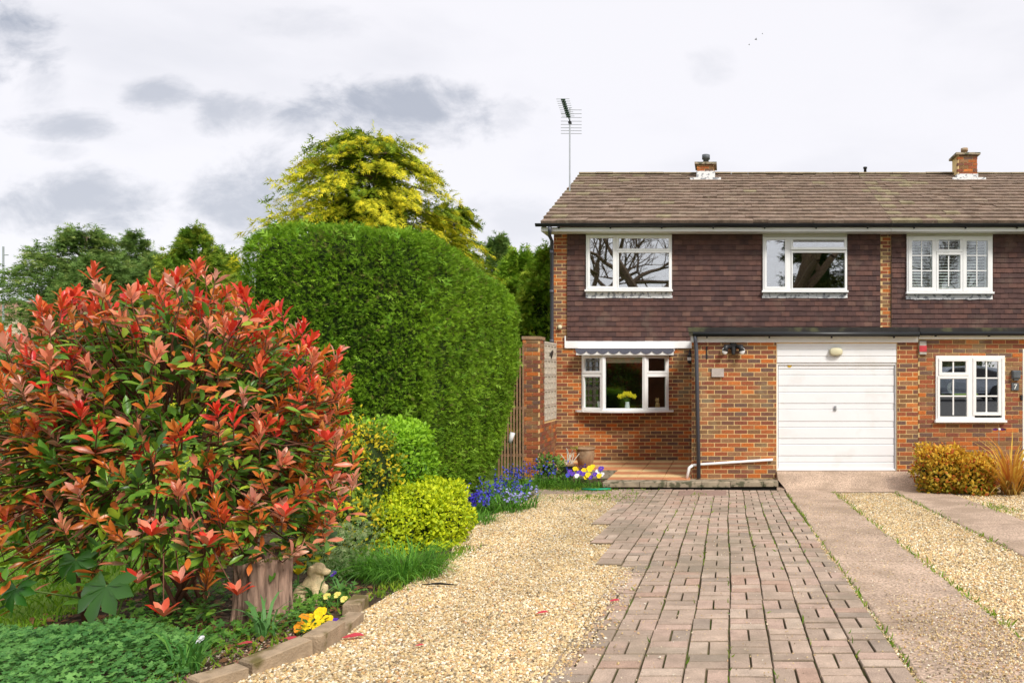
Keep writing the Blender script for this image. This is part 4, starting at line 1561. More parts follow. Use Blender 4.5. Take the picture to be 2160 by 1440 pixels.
# ================================================================== PLANTS
def rounded(n, c, h, e=5., keep=None, faces=(1, 1, 1, 1, 1, 0), taper=None):
    """Points and normals on a rounded block. faces: -x +x -y +y top bottom weights."""
    hx, hy, hz = h
    ar = np.array([hy * hz, hy * hz, hx * hz, hx * hz, hx * hy, hx * hy]) * np.array(faces)
    k = rng.choice(6, n, p=ar / ar.sum())
    uv = rng.uniform(-1, 1, (n, 2))
    p = np.empty((n, 3))
    for f in range(6):
        m = k == f
        ax, sg = f // 2 if f < 4 else 2, (-1 if f % 2 == 0 else 1)
        if f == 4: sg = 1
        if f == 5: sg = -1
        o = [i for i in range(3) if i != ax]
        p[m, ax] = sg
        p[m, o[0]] = uv[m, 0]
        p[m, o[1]] = uv[m, 1]
    r = (np.abs(p) ** e).sum(1) ** (-1 / e)
    p *= r[:, None]
    nn = norm(np.sign(p) * np.abs(p) ** (e - 1) / np.array(h))
    return p, nn


def stuff_obj(name, parts, m, parent=None, kind=None):
    V, Fc, T = joinVFT(parts)
    o = link(name, np_mesh(name, V, Fc, T), m, parent)
    if kind:
        o['kind'] = kind
    return o


def block_core(name, c, h, e, m, parent, shape=None, n=22):
    vs, fs = [], []
    th = np.linspace(0, math.pi, n)
    ph = np.linspace(0, 2 * math.pi, 2 * n, endpoint=False)
    V = []
    for t in th:
        for q in ph:
            V.append((math.sin(t) * math.cos(q), math.sin(t) * math.sin(q), math.cos(t)))
    V = np.array(V)
    V *= ((np.abs(V) ** e).sum(1) ** (-1 / e))[:, None]
    if shape is not None:
        V = shape(V)
    V = V * np.array(h) + np.array(c)
    k = 2 * n
    for i in range(n - 1):
        for j in range(k):
            fs.append((i * k + j, (i + 1) * k + j, (i + 1) * k + (j + 1) % k, i * k + (j + 1) % k))
    return link(name, np_mesh(name, V, np.array(fs)), m, parent)


# ---- the tall clipped hedge
def tall_hedge():
    c, h = np.array((-4.78, 11.35, 1.93)), np.array((1.16, 2.35, 1.92))
    root = thing('clipped_hedge', (c[0], c[1], .1), 'huge clipped green conifer hedge with rounded corners beside the house', 'hedge')

    def shape(p):
        q = p.copy()
        z = p[:, 2]
        low = np.clip((.15 - z) / 1.15, 0, 1)
        q[:, 0] *= 1 - .30 * low ** 1.3
        q[:, 1] = (p[:, 1] + 1) * (1 - .20 * low ** 1.2) - 1 + .05 * low
        # the top falls towards the house and the far shoulder is rounded
        q[:, 2] -= (.150 * (p[:, 1] + 1)) * np.clip(z, 0, 1)
        q[:, 0] -= .07 * np.clip(p[:, 1], 0, 1) ** 4 * np.sign(p[:, 0])
        return q
    n = 100000
    p, nn = rounded(n, c, h, 8., faces=(.5, 1.25, 1.5, .35, 1.0, 0))
    w = shape(p) * h + c
    bump = nz3(w, 2.2, 5) * .05 + nz3(w, 8, 6) * .035
    w = w + nn * (bump + rng.uniform(-.06, .02, n))[:, None]
    a = nn * .75 + np.array((0, 0, .30)) + rng.normal(size=(n, 3)) * .55
    hint = nn * .3 + np.array((0, 0, 1.0)) + rng.normal(size=(n, 3)) * .5
    t = rng.random(n) ** 1.4
    cl = np.clip(.5 + .6 * nz3(w, 3.5, 9), 0, 1)
    tint = mixc((.085, .195, .012), (.35, .58, .035), np.clip(t * .6 + cl * .4, 0, 1))
    old = rng.random(n) < np.where(nz3(w, 2.8, 31) > .75, .3, .05) + np.clip(.5 - w[:, 2], 0, 1) * .5
    tint[old] = (.20, .20, .05)
    parts = [scatter(*FROND, w, a, hint, rng.uniform(.045, .09, n), tint)]
    # longer wisps that escaped the shears
    m = 1500
    i = rng.choice(n, m)
    parts.append(scatter(*FROND, w[i], a[i] + np.array((0, 0, .35)), hint[i], rng.uniform(.11, .20, m), mixc((.16, .36, .03), (.36, .56, .07), rng.random(m))))
    stuff_obj('foliage', parts, 'leaf_needle', root, 'stuff')
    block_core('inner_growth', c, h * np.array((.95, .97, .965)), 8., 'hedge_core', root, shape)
    MB().tube([(c[0], c[1] - 1, 0), (c[0], c[1] - 1, 1.2)], .09, 8).tube([(c[0], c[1] + 1, 0), (c[0], c[1] + 1, 1.2)], .09, 8).build('stem', 'bark', root)


tall_hedge()


# ---- conifers
def conifer(name, base, H, R, nb, ns, size, label, cols, up=.35, droop=.45, seed=0, gold=0., fan=.35, group=None, zmin=.1, lean=0., shell=22):
    global rng
    base = np.array(base, float)
    root = thing(name, tuple(base), label, 'tree', group)
    g = np.random.default_rng(seed)
    zb = H * (zmin + (1 - zmin) * g.random(nb) ** .85) * .985
    az = g.uniform(0, 2 * math.pi, nb)
    Lb = R(zb) * g.uniform(.72, 1.12, nb)
    yel = g.random(nb)
    k = np.repeat(np.arange(nb), ns)
    t = g.uniform(.06, 1, nb * ns) ** .65
    out = np.c_[np.cos(az[k]), np.sin(az[k]), np.zeros(len(k))]
    prp = np.c_[-out[:, 1], out[:, 0], np.zeros(len(k))]
    L = Lb[k]
    off = g.uniform(-1, 1, len(k)) * fan * L * (1.1 - t)
    pos = base + out * (L * t)[:, None] + prp * off[:, None]
    pos[:, 2] += zb[k] + L * (up * t - droop * t ** 2) - .15 * L * (1 - t) + g.normal(0, .05, len(k)) * size * 3
    pos[:, 0] += lean * (pos[:, 2] / H) ** 2
    sgn = np.sign(off + 1e-6)
    a = out * (.6 + .5 * t)[:, None] + prp * (sgn * (1 - t) * 1.2 + g.normal(0, .25, len(k)))[:, None]
    a[:, 2] += up - 2 * droop * t + g.normal(-.05, .22, len(k))
    hint = np.array((0, 0, 1.)) + g.normal(size=(len(k), 3)) * .35 + out * .4
    r = g.random(len(k))
    tint = mixc(cols[0], cols[1], r)
    tipf = np.clip((t - .42) / .4, 0, 1) * (yel[k] < gold) * g.uniform(.3, 1, len(k))
    tint = tint + (np.array(cols[2]) - tint) * tipf[:, None]
    rng_keep = rng
    V, Fc, T = scatter(*FROND, pos, a, hint, size * g.uniform(.6, 1.25, len(k)) * (1.1 - .35 * t), tint)
    # thin leaders at the top, each a wispy spire
    nl = 5
    LP, LA = [], []
    for q in range(nl):
        hx_, hy_ = g.normal(0, .10 * R(np.array([H * .6]))[0], 2) * (q > 0)
        top = H * (1.02 if q == 0 else g.uniform(.86, .97))
        ln_ = H * .16
        for w_ in np.linspace(0, 1, 34):
            az_ = g.uniform(0, 6.28)
            LP.append((hx_ * 2 + lean * ((top - ln_ * w_) / H) ** 2, hy_ * 2, top - ln_ * w_))
            LA.append((math.cos(az_) * (.35 + w_), math.sin(az_) * (.35 + w_), .75))
    LP, LA = np.array(LP) + base, np.array(LA)
    m = len(LP)
    wfac = np.tile(np.linspace(.35, 1.0, 34), nl)
    P2 = scatter(*FROND, LP, LA, g.normal(size=(m, 3)), size * .95 * wfac, mixc(cols[1], cols[2], g.random(m) * gold))
    # loose sprays all over the outside, facing every way
    m = nb * shell
    kb = g.integers(0, nb, m)
    az3 = az[kb] + g.normal(0, .22, m)
    o3 = np.c_[np.cos(az3), np.sin(az3), np.zeros(m)]
    t3 = g.uniform(.72, 1.02, m)
    L3 = Lb[kb]
    p3 = base + o3 * (L3 * t3)[:, None]
    p3[:, 2] += zb[kb] + L3 * (up * t3 - droop * t3 ** 2) - .15 * L3 * (1 - t3) + g.normal(0, .10, m)
    p3[:, 0] += lean * (p3[:, 2] / H) ** 2
    c3 = mixc(cols[0], cols[1], g.random(m) ** .7)
    tf3 = (yel[kb] < gold) * g.uniform(.2, 1, m) * g.random(m)
    c3 = c3 + (np.array(cols[2]) - c3) * tf3[:, None]
    P3 = scatter(*FROND, p3, o3 * .8 + np.c_[np.zeros((m, 2)), g.uniform(-.5, .5, m)] + g.normal(size=(m, 3)) * .4, o3 * -.6 + g.normal(size=(m, 3)) * .6 + np.array((0, 0, .5)), size * g.uniform(.5, 1.0, m), c3)
    stuff_obj('crown', [(V, Fc, T), P2, P3], 'leaf_needle', root, 'stuff')
    tr = MB().tube([tuple(base), tuple(base + np.array((lean * .25, 0, H * .5))), tuple(base + np.array((lean, 0, H * .97)))], [.05 * H * .3, .03 * H * .22, .008], 8)
    for b in range(0, nb, max(1, nb // 60)):
        o_ = np.array((math.cos(az[b]), math.sin(az[b]), 0)) * Lb[b]
        q0 = base + np.array((lean * (zb[b] / H) ** 2, 0, zb[b] - .15 * Lb[b]))
        tr.tube([tuple(q0), tuple(q0 + o_ * .45 + np.array((0, 0, Lb[b] * (up * .45 - droop * .2 + .08)))), tuple(q0 + o_ * .85 + np.array((0, 0, Lb[b] * (up * .85 - droop * .72 + .13))))], [.03, .018, .008], 5, False)
    tr.build('trunk', 'bark', root, True)
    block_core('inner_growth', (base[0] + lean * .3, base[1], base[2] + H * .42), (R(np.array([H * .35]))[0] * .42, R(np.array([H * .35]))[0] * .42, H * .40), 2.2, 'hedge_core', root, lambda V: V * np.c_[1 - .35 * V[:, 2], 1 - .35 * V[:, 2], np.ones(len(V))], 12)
    return root


GOLD = ((.09, .17, .014), (.32, .42, .025), (.92, .80, .04))
conifer('golden_conifer', (fx(788, 17.2), 17.2, 0), 7.5, lambda z: np.minimum(4.0 * (1 - np.minimum(z, 7.45) / 7.65) ** .46, 3.3), 400, 100, .24,
        'golden tipped conifer rising behind the clipped hedge', GOLD, up=.46, droop=.66, seed=3, gold=.75, fan=.30, shell=13)
conifer('golden_conifer', (fx(955, 18.6), 18.6, 0), fz(425, 18.6), lambda z: np.minimum(2.2 * (1 - np.minimum(z, 5.95) / 6.2) ** .5, 1.5), 170, 90, .22,
        'lower golden conifer between the tall golden one and the house', ((.06, .13, .012), (.20, .33, .02), (.70, .66, .03)), up=.46, droop=.66, seed=13, gold=.5, fan=.26, shell=8)
DARK = ((.07, .14, .035), (.21, .33, .075), (.38, .45, .11))
LIME_LIT = ((.12, .26, .02), (.32, .52, .04), (.55, .60, .07))  # lime palette with extra light put into its colour, for trees the house shades
LIME = ((.07, .15, .018), (.22, .37, .035), (.50, .52, .06))


def taper(H, r, p=.75):
    return lambda z: np.minimum(r * 1.6 * np.maximum(1 - z / (H * 1.02), .0) ** p, r)


for px, top, d, r, cols, gold, lab, lean, sd in (
        (150, 486, 24, 3.0, DARK, .35, 'widest dark green conifer at the left behind the red shrub', .5, 21),
        (282, 492, 27, 1.7, DARK, .3, 'slim pale tipped conifer between the wide one and the bronze one', .1, 22),
        (400, 484, 22, 1.6, LIME, .6, 'bronze green conifer left of the clipped hedge with a leaning top', .2, 23),
        (470, 525, 24, 1.4, LIME, .5, 'short yellow green conifer just left of the clipped hedge', 0., 24),
        (340, 548, 23, 1.9, DARK, .35, 'low dark conifer filling the gap left of the bronze one', 0., 28),
        (215, 545, 22.5, 2.2, DARK, .35, 'low spreading conifer right of the widest one', 0., 29),
        (1052, 500, 25, 1.3, DARK, .4, 'slender conifer between the golden tree and the house', 0., 25),
        (1098, 535, 19.5, 1.5, LIME_LIT, .35, 'bushy green conifer behind the brick pier', 0., 26),
        (1150, 530, 18.2, 1.25, LIME_LIT, .35, 'bushy green conifer touching the house corner downpipe', 0., 27)):
    H = fz(top, d)
    conifer('green_conifer', (fx(px, d), d, 0), H, taper(H, r, .8), 330, 46, .27 * (.8 if r < 1.3 else 1.0), lab, cols, up=.6, droop=.38, seed=sd, gold=gold, lean=lean, group='conifers along the back boundary', zmin=.02)


# ---- photinia: red young leaves over green
def photinia():
    base = Vector((-3.46, 4.75, gz(4.75)))
    root = thing('photinia_shrub', base, 'big shrub with bright red young leaves over green ones in the left foreground', 'shrub')
    c = np.array((-3.66, 4.92, 1.56))
    h = np.array((1.03, .64, .96))
    g = np.random.default_rng(5)
    n = 540
    u = g.normal(size=(n * 4, 3))
    u = norm(u)
    u = u[(u[:, 2] > -.72) & (u[:, 1] < .55)][:n]
    n = len(u)
    lump = (1 + .13 * nz3(u, 3.0, 2)) * (np.abs(u) ** 2.7).sum(1) ** (-1 / 2.7)
    f = g.uniform(.76, 1.12, n)
    q_ = u * (f * lump)[:, None]
    q_[:, 2] *= 1 - .16 * np.clip(np.abs(q_[:, 0] - .25) - .15, 0, 1) * (q_[:, 2] > 0)
    p = c + q_ * h
    d = norm(u * np.array((.55, .5, .35)) + np.array((0, -.05, 1.0)) + g.normal(size=(n, 3)) * .25)
    hgt = (p[:, 2] - .6) / 1.9
    RED = np.array([(.88, .065, .035), (.88, .13, .055), (.86, .27, .15), (.84, .22, .045), (.74, .19, .04), (.88, .37, .26), (.60, .20, .04)])
    GRN = np.array([(.08, .20, .022), (.13, .30, .035), (.22, .42, .045), (.07, .16, .04), (.45, .60, .05)])
    L = dict(pos=[], a=[], n=[], s=[], t=[])

    def open_below(q):
        px_, py_ = CX + F * q[0] / q[1], CY - F * (q[2] - CZ) / q[1]
        lim = 1135 if px_ > 470 else (1235 if px_ > 250 else 1190)
        return py_ < lim + g.normal(0, 25)

    def leaf(pos, a, nn, s, t):
        L['pos'].append(pos); L['a'].append(a); L['n'].append(nn); L['s'].append(s); L['t'].append(t)
    stems = MB()
    for i in range(n):
        if not open_below(p[i]):
            continue
        D = d[i]
        ref = np.array((0, 0, 1.)) if abs(D[2]) < .9 else np.array((1., 0, 0))
        e1 = np.cross(D, ref); e1 /= np.linalg.norm(e1)
        e2 = np.cross(D, e1)
        redp = np.clip(.27 + .98 * hgt[i] + .5 * (f[i] - .92), .10, .97)
        young = g.random() < redp or f[i] * lump[i] > 1.12
        ln = g.uniform(.10, .20)
        q0 = p[i] - D * ln
        bt = RED[g.choice(7, p=np.array([3.2, 3.2, 2.2, 2, 1.6, 1.6, 1.2]) / 15.0)] if hgt[i] > .45 else RED[g.choice([1, 2, 3, 4, 5, 6])]
        nl = g.integers(6, 12)
        for k in range(nl):
            ph = k * 2.4 + g.uniform(0, .5)
            s_ = k / nl
            rad = e1 * math.cos(ph) + e2 * math.sin(ph)
            A = D * (.62 + .75 * s_) + rad * (.85 - .45 * s_)
            if young:
                t = bt * g.uniform(.75, 1.2) + (np.array((.10, .05, .0)) * g.uniform(-.5, .8))
            else:
                t = GRN[g.choice(5, p=[.2, .3, .26, .1, .14])] * g.uniform(.8, 1.2)
            leaf(q0 + D * ln * (.35 + .65 * s_), A, D + rad * -.2 + g.normal(size=3) * .15, g.uniform(.068, .120) * (1.0 - .28 * s_ if young else 1.05), np.clip(t, .01, .8))
        for k in range(6):
            ph = g.uniform(0, 6.28)
            rad = e1 * math.cos(ph) + e2 * math.sin(ph)
            mixed = GRN[g.choice(5, p=[.3, .3, .2, .1, .1])] if g.random() < .60 else RED[g.choice([2, 3, 4, 6])]
            leaf(q0 - D * g.uniform(0, .16), D * .25 + rad + np.array((0, 0, -.15)), D + g.normal(size=3) * .3, g.uniform(.075, .125), np.clip(mixed * g.uniform(.8, 1.15), .01, .8))
        inner = c + (p[i] - c) * np.array((.45, .45, .5)) + np.array((0, .05, -.15))
        stems.tube([tuple(inner), tuple((inner + q0) / 2 + g.normal(size=3) * .03), tuple(q0), tuple(p[i])], [.008, .0055, .004, .0025], 4, False)
    # older leaves inside
    m = 1900
    ui = norm(g.normal(size=(m, 3)))
    fi = g.uniform(.45, .92, m)
    pi = c + ui * h * fi[:, None]
    for i in range(m):
        if not open_below(pi[i]) or (pi[i][2] < 1.25 and g.random() < .45):
            continue
        leaf(pi[i], ui[i] + g.normal(size=3) * .7 + np.array((0, 0, -.1)), np.array((0, 0, 1.)) + g.normal(size=3) * .5, g.uniform(.09, .14), GRN[g.choice(5, p=[.22, .3, .26, .08, .14])] * g.uniform(.8, 1.2))
    # low outlying shoots beside the stump
    for (px, py, dd) in ((345, 1300, 4.2), (500, 1255, 4.25), (320, 1130, 4.1), (290, 1230, 4.3), (380, 1230, 4.3), (440, 1150, 4.1), (600, 1090, 4.2), (690, 930, 4.4)):
        q = np.array(P(px, py, dd))
        for k in range(10):
            ph = k * 2.4
            rad = np.array((math.cos(ph), math.sin(ph) * .7, .1))
            leaf(q, rad + np.array((0, 0, .5 + .06 * k)), np.array((0, 0, 1.)) - rad * .3, g.uniform(.085, .125), RED[g.choice([0, 1, 2, 5])] * g.uniform(.8, 1.1))
        stems.tube([tuple(q), tuple(q * .75 + c * .25 + np.array((0, 0, -.04))), tuple(q * .45 + c * .55)], [.0025, .004, .006], 4, False)
    pos, a, nn = np.array(L['pos']), np.array(L['a']), np.array(L['n'])
    s, t = np.array(L['s']), np.array(L['t'])
    # the 300 nearest, outermost leaves are single objects, the rest one part
    front = (pos[:, 1] - .35 * (np.linalg.norm((pos - c) / h, axis=1))) - 4 * s
    px = CX + F * pos[:, 0] / pos[:, 1]
    front[(px < 10) | (px > 2150)] = 99
    order = np.argsort(front)
    one, rest = order[:300], order[300:]
    nn = nn + g.normal(size=nn.shape) * .18
    tv, tf = OBOVATE
    sd_, a_, up_ = frames(a, nn)
    variants = {}
    for i in one:
        key = tuple(np.round(t[i] * 12).astype(int))
        if key not in variants:
            me = np_mesh('leaf', tv, tf, np.tile(t[i].astype(np.float32), (len(tv), 1)), True)
            me.materials.append(M['leaf_glossy'])
            variants[key] = me
        o = bpy.data.objects.new('leaf', variants[key])
        COL.objects.link(o)
        o.parent = root
        Mx = Matrix(np.column_stack([sd_[i], a_[i], up_[i]]).tolist()).to_4x4()
        o.matrix_basis = Matrix.Translation(Vector(pos[i]) - base) @ Mx @ Matrix.Scale(float(s[i]), 4)
    V, Fc, T = scatter(tv, tf, pos[rest], a[rest], nn[rest], s[rest], t[rest])
    o = link('foliage', np_mesh('foliage', V, Fc, T, True), 'leaf_glossy', root)
    o['kind'] = 'stuff'
    for k in range(9):
        an = k * .7
        b0 = np.array((base.x + g.normal(0, .16), base.y + .05 + g.normal(0, .12), base.z - .02))
        e = c + np.array((math.cos(an) * .72, math.sin(an) * .42, .05 + .15 * (k % 3)))
        m1 = b0 * .68 + e * .32 + g.normal(size=3) * .05 + np.array((0, 0, -.06))
        m2 = b0 * .34 + e * .66 + g.normal(size=3) * .05
        r0 = g.uniform(.009, .017)
        stems.tube([tuple(b0), tuple(m1), tuple(m2), tuple(e)], [r0, r0 * .85, r0 * .65, r0 * .4], 6)
    stems.build('stem', 'twig', root, True)


photinia()


# ---- clipped and loose leafy shrubs
def leafy_block(name, c, h, e, n, leaf, size, colf, label, parent=None, cat='shrub', m='leaf_soft', core=.86, jit=.06, faces=(.7, 1, 1.2, .4, 1, .1), out=.5, group=None, base=None, tmpl=SMALL):
    c, h = np.array(c, float), np.array(h, float)
    root = thing(name, (c[0], c[1], base if base is not None else c[2] - h[2]), label, cat, group)
    p, nn = rounded(n, c, h, e, faces=faces)
    w = p * h + c
    w = w + nn * (nz3(w, 5, 3) * jit + rng.uniform(-jit * 1.6, jit * .5, n))[:, None]
    a = nn * out + np.array((0, 0, .35)) + rng.normal(size=(n, 3)) * .6
    hint = nn * .8 + np.array((0, 0, .6)) + rng.normal(size=(n, 3)) * .45
    stuff_obj('foliage', [scatter(*tmpl, w, a, hint, rng.uniform(size * .65, size * 1.2, n), colf(w, nn, n))], m, root, 'stuff')
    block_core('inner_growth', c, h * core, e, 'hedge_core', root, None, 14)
    MB().tube([(c[0], c[1], root.location.z - .02), (c[0], c[1], c[2])], .02, 6).build('stem', 'bark', root)
    return root


def col_gold(w, nn, n):
    return mixc((.30, .46, .015), (.74, .80, .02), rng.random(n) ** .7)


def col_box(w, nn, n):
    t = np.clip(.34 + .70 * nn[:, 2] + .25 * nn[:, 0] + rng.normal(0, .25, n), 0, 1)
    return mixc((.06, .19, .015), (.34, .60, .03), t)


def col_varieg(w, nn, n):
    k = np.clip(.5 + nz3(w, 7, 12) * .6 + rng.normal(0, .35, n), 0, 1)
    c = mixc((.08, .17, .02), (.24, .36, .03), rng.random(n))
    y = k > .68
    c[y] = mixc((.60, .55, .02), (.82, .62, .03), rng.random(y.sum()))
    return c


gb = gz(7.4)
leafy_block('golden_euonymus', (fx(886, 7.3), 7.40, gb + .24), (.36, .42, .34), 4.2, 11500, None, .045, col_gold, 'bright yellow clipped shrub bordering the gravel', jit=.07)
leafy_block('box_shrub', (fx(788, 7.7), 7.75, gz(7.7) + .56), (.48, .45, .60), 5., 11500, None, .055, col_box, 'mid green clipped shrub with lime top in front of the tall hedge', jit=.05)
leafy_block('variegated_shrub', (fx(738, 7.0), 7.05, gz(7) + .58), (.34, .42, .62), 2.8, 6500, None, .05, col_varieg, 'yellow splashed variegated shrub between the red shrub and clipped shrub', jit=.09)
leafy_block('variegated_shrub', (fx(690, 6.3), 6.4, gz(6.4) + .30), (.34, .34, .34), 2.4, 3200, None, .05, col_varieg, 'low straggling variegated shrub behind the stone dog', jit=.10)
leafy_block('golden_euonymus', (fx(812, 6.9), 6.95, gz(6.9) + .20), (.26, .28, .26), 2.4, 4200, None, .042, col_gold, 'low yellow green mound at the foot of the variegated shrub', jit=.07)


# ---- tufts of strap leaves
def blades(center, n, hgt, spread, width, cols, tmpl=ARCH, lean=.8, seed=0, stand=1.0):
    g = np.random.default_rng(seed)
    c = np.array(center, float)
    az = g.uniform(0, 6.283, n)
    r = spread * np.sqrt(g.random(n))
    p = c + np.c_[r * np.cos(az), r * np.sin(az), np.zeros(n)]
    az2 = az + g.normal(0, .6, n)
    l = lean * g.uniform(.2, 1.1, n)
    a = np.c_[np.cos(az2) * l, np.sin(az2) * l, np.full(n, stand)]
    hint = np.c_[np.cos(az2), np.sin(az2), np.zeros(n)] * -1 + np.array((0, 0, .6)) + g.normal(size=(n, 3)) * .1
    s = hgt * g.uniform(.6, 1.15, n)
    return scatter(*tmpl, p, a, hint, s, mixc(cols[0], cols[1], g.random(n)), np.full(n, width / hgt) * g.uniform(.7, 1.2, n))


def bells(center, n, hgt, spread, col, seed=0, size=.016):
    """Flower spikes: stalk plus a spray of small bells."""
    g = np.random.default_rng(seed)
    c = np.array(center, float)
    parts = []
    st = c + np.c_[g.normal(0, spread, (n, 2)), np.zeros(n)]
    tip = st + np.c_[g.normal(0, .04, (n, 2)), hgt * g.uniform(.75, 1.15, n)]
    parts.append(scatter(*BLADE, st, tip - st, g.normal(size=(n, 3)), np.linalg.norm(tip - st, axis=1), np.tile((.08, .2, .03), (n, 1)), np.full(n, .02)))
    m = 9
    k = np.repeat(np.arange(n), m)
    pp = st[k] + (tip - st)[k] * g.uniform(.55, 1.0, (n * m, 1)) + g.normal(0, .012, (n * m, 3))
    parts.append(scatter(*SMALL, pp, g.normal(size=(n * m, 3)) + np.array((0, 0, -.6)), g.normal(size=(n * m, 3)), size * g.uniform(.9, 1.9, n * m), np.array(col) * g.uniform(.7, 1.35, (n * m, 1)), np.full(n * m, 1.5)))
    return parts


GR1 = ((.06, .20, .02), (.18, .42, .04))
GR2 = ((.05, .20, .03), (.16, .36, .06))


def tuft(name, c, n, h, sp, w, cols, label, cat='plant', group=None, flowers=None, **kw):
    root = thing(name, tuple(c), label, cat, group)
    stuff_obj('leaves', [blades(c, n, h, sp, w, cols, **kw)], 'leaf_soft', root, 'stuff')
    if flowers:
        V, Fc, T = joinVFT(flowers)
        link('flowers', np_mesh('flowers', V, Fc, T), 'flower', root)['kind'] = 'stuff'
    return root


c = G(850, 1218)
tuft('grass_tuft', (c.x, c.y, c.z), 700, .30, .30, .007, GR1, 'large arching grass clump spilling onto the gravel below the yellow shrub', lean=1.5, seed=1)
c = G(760, 1215)
tuft('grass_tuft', (c.x, c.y, c.z), 260, .26, .18, .007, GR1, 'smaller grass clump right of the stone dog', lean=1.3, seed=2)
c = G(1010, 1105)
tuft('grass_tuft', (c.x, c.y, c.z), 220, .20, .22, .008, GR1, 'low grass clump at the gravel edge before the bluebells', lean=1.4, seed=3)
c = G(390, 1418)
tuft('strap_leaf_plant', (c.x, c.y, c.z), 60, .24, .08, .012, GR2, 'fresh green strap leaved plant at the bottom beside the edging stones', lean=1.1, seed=4)
c = G(560, 1345)
tuft('daffodil_plant', (c.x, c.y, c.z), 14, .30, .05, .026, ((.08, .24, .05), (.18, .38, .12)), 'broad arching daffodil leaves in front of the tree stump', lean=1.0, seed=5)
c = G(672, 1285)
tuft('daffodil_plant', (c.x, c.y, c.z), 12, .26, .05, .020, ((.08, .24, .05), (.18, .38, .12)), 'upright daffodil leaves in front of the stone dog', lean=.5, seed=6)
c = G(715, 1265)
tuft('daffodil_plant', (c.x, c.y, c.z), 12, .22, .06, .018, ((.06, .20, .04), (.14, .32, .08)), 'daffodil leaves right of the stone dog', lean=.8, seed=7)

for i, (x_, y_, lab) in enumerate(((fx(1140, 12.7), 12.7, 'short grass tuft under the pale green leafy plant'), (fx(1195, 12.65), 12.65, 'short grass tuft in front of the black pot'), (fx(1262, 12.6), 12.6, 'short grass tuft at the terrace step beside the hose'))):
    tuft('grass_tuft', (x_, y_, gz(y_)), 260, .17, .26, .010, ((.08, .22, .02), (.24, .46, .05)), lab, lean=1.5, seed=90 + i)
# bluebells along the hedge foot
BBL = ['bluebell clump at the gravel edge, closest to the yellow shrub', 'second bluebell clump along the gravel edge from the yellow shrub', 'pale lilac clump, left of the two at the gravel edge', 'pale lilac clump, right of the two at the gravel edge',
       'middle row bluebell clump, centre of three under the hedge side', 'middle row bluebell clump, nearest of three to the terrace', 'middle row bluebell clump, nearest of three to the hedge foot', 'back row bluebells below the slat fence, left one', 'back row bluebells below the slat fence, right one',
       'bluebells at the foot of the slat fence', 'bluebells at the foot of the brick pier', 'sparse bluebells left of the pale green leafy plant', 'sparse bluebells in front of the black pot', 'sparse bluebells left of the mixed pansies']
BB = [(1010, 1085), (1040, 1080), (1075, 1082), (1105, 1075), (1055, 1060), (1090, 1058), (1030, 1055), (1065, 1042), (1100, 1040), (1085, 1025), (1120, 1028), (1150, 1028), (1180, 1026), (1215, 1026)]
for i, (px, py) in enumerate(BB):
    c = G(px, py)
    c.y = min(c.y, 13.0)
    c = Vector((fx(px, c.y), c.y, gz(c.y)))
    pale = i in (2, 3)
    fl_ = bells(c, 9 if px < 1130 else 4, .33 if py > 1050 else .42, .11, (.28, .28, .55) if pale else (.055, .06, .42), i + 50, .024)
    tuft('bluebell_clump', c, 90, .26, .17, .012, GR1, BBL[i], 'flowers', 'bluebells by the hedge', fl_, lean=1.2, seed=i + 30)
c = G(1012, 1080)
c2 = (c.x - .02, c.y - .3, gz(c.y - .3))
tuft('bluebell_clump', c2, 30, .2, .1, .012, GR1, 'deep violet bluebells nearest the yellow shrub', 'flowers', 'bluebells by the hedge', bells(c2, 14, .26, .07, (.045, .03, .40), 77, .03), seed=78)


# ---- pansies and other flowers
def tinted(mb, name, col, m, parent, smooth=False):
    me = mb.mesh(name, smooth)
    a = me.attributes.new('tint', 'FLOAT_COLOR', 'POINT')
    a.data.foreach_set('color', np.tile(np.array([*col, 1], np.float32), len(me.vertices)))
    return link(name, me, m, parent)


def pansy(parent, c, r, col, face=(0, -.8, .6), eye=(.75, .45, .02)):
    fv = Vector(face).normalized()
    q = fv.to_track_quat('Z', 'Y').to_matrix()
    mb = MB()
    for an, s, dz in ((50, .62, 0), (130, .62, .001), (165, .58, .003), (15, .58, .004), (270, .72, .006)):
        t0 = math.radians(an)
        ctr = Vector((math.cos(t0) * r * .5, math.sin(t0) * r * .5, dz))
        n = 9
        ring = [ctr + Vector((math.cos(6.283 * k / n) * r * s, math.sin(6.283 * k / n) * r * s, dz + .1 * r * math.sin(3 * k))) for k in range(n)]
        vs = [Vector(c) + q @ (ctr + Vector((0, 0, .02 * r)))] + [Vector(c) + q @ v for v in ring]
        mb.add(vs, [(0, 1 + k, 1 + (k + 1) % n) for k in range(n)])
    o = tinted(mb, 'flower', col, 'flower', parent)
    e = MB().ell(Vector(c) + q @ Vector((0, 0, .008)), (r * .16, r * .16, r * .16), 6, 4)
    tinted(e, 'eye', eye, 'flower', o)


def pansy_plant(label, base, blooms, leaves=60, spread=.09, seed=0, group='pansies'):
    root = thing('pansy_plant', base, label, 'flowers', group)
    g = np.random.default_rng(seed)
    p = np.array(base) + np.c_[g.normal(0, spread, (leaves, 2)), g.uniform(.01, .09, leaves)]
    a = np.c_[g.normal(size=(leaves, 2)), g.uniform(0, .8, leaves)]
    stuff_obj('leaves', [scatter(*SMALL, p, a, np.tile((0, 0, 1.), (leaves, 1)) + g.normal(size=(leaves, 3)) * .3, g.uniform(.03, .055, leaves), mixc((.03, .12, .015), (.09, .25, .03), g.random(leaves)))], 'leaf_soft', root, 'stuff')
    for px, py, d, r, col in blooms:
        pansy(root, P(px, py, d), r, col)


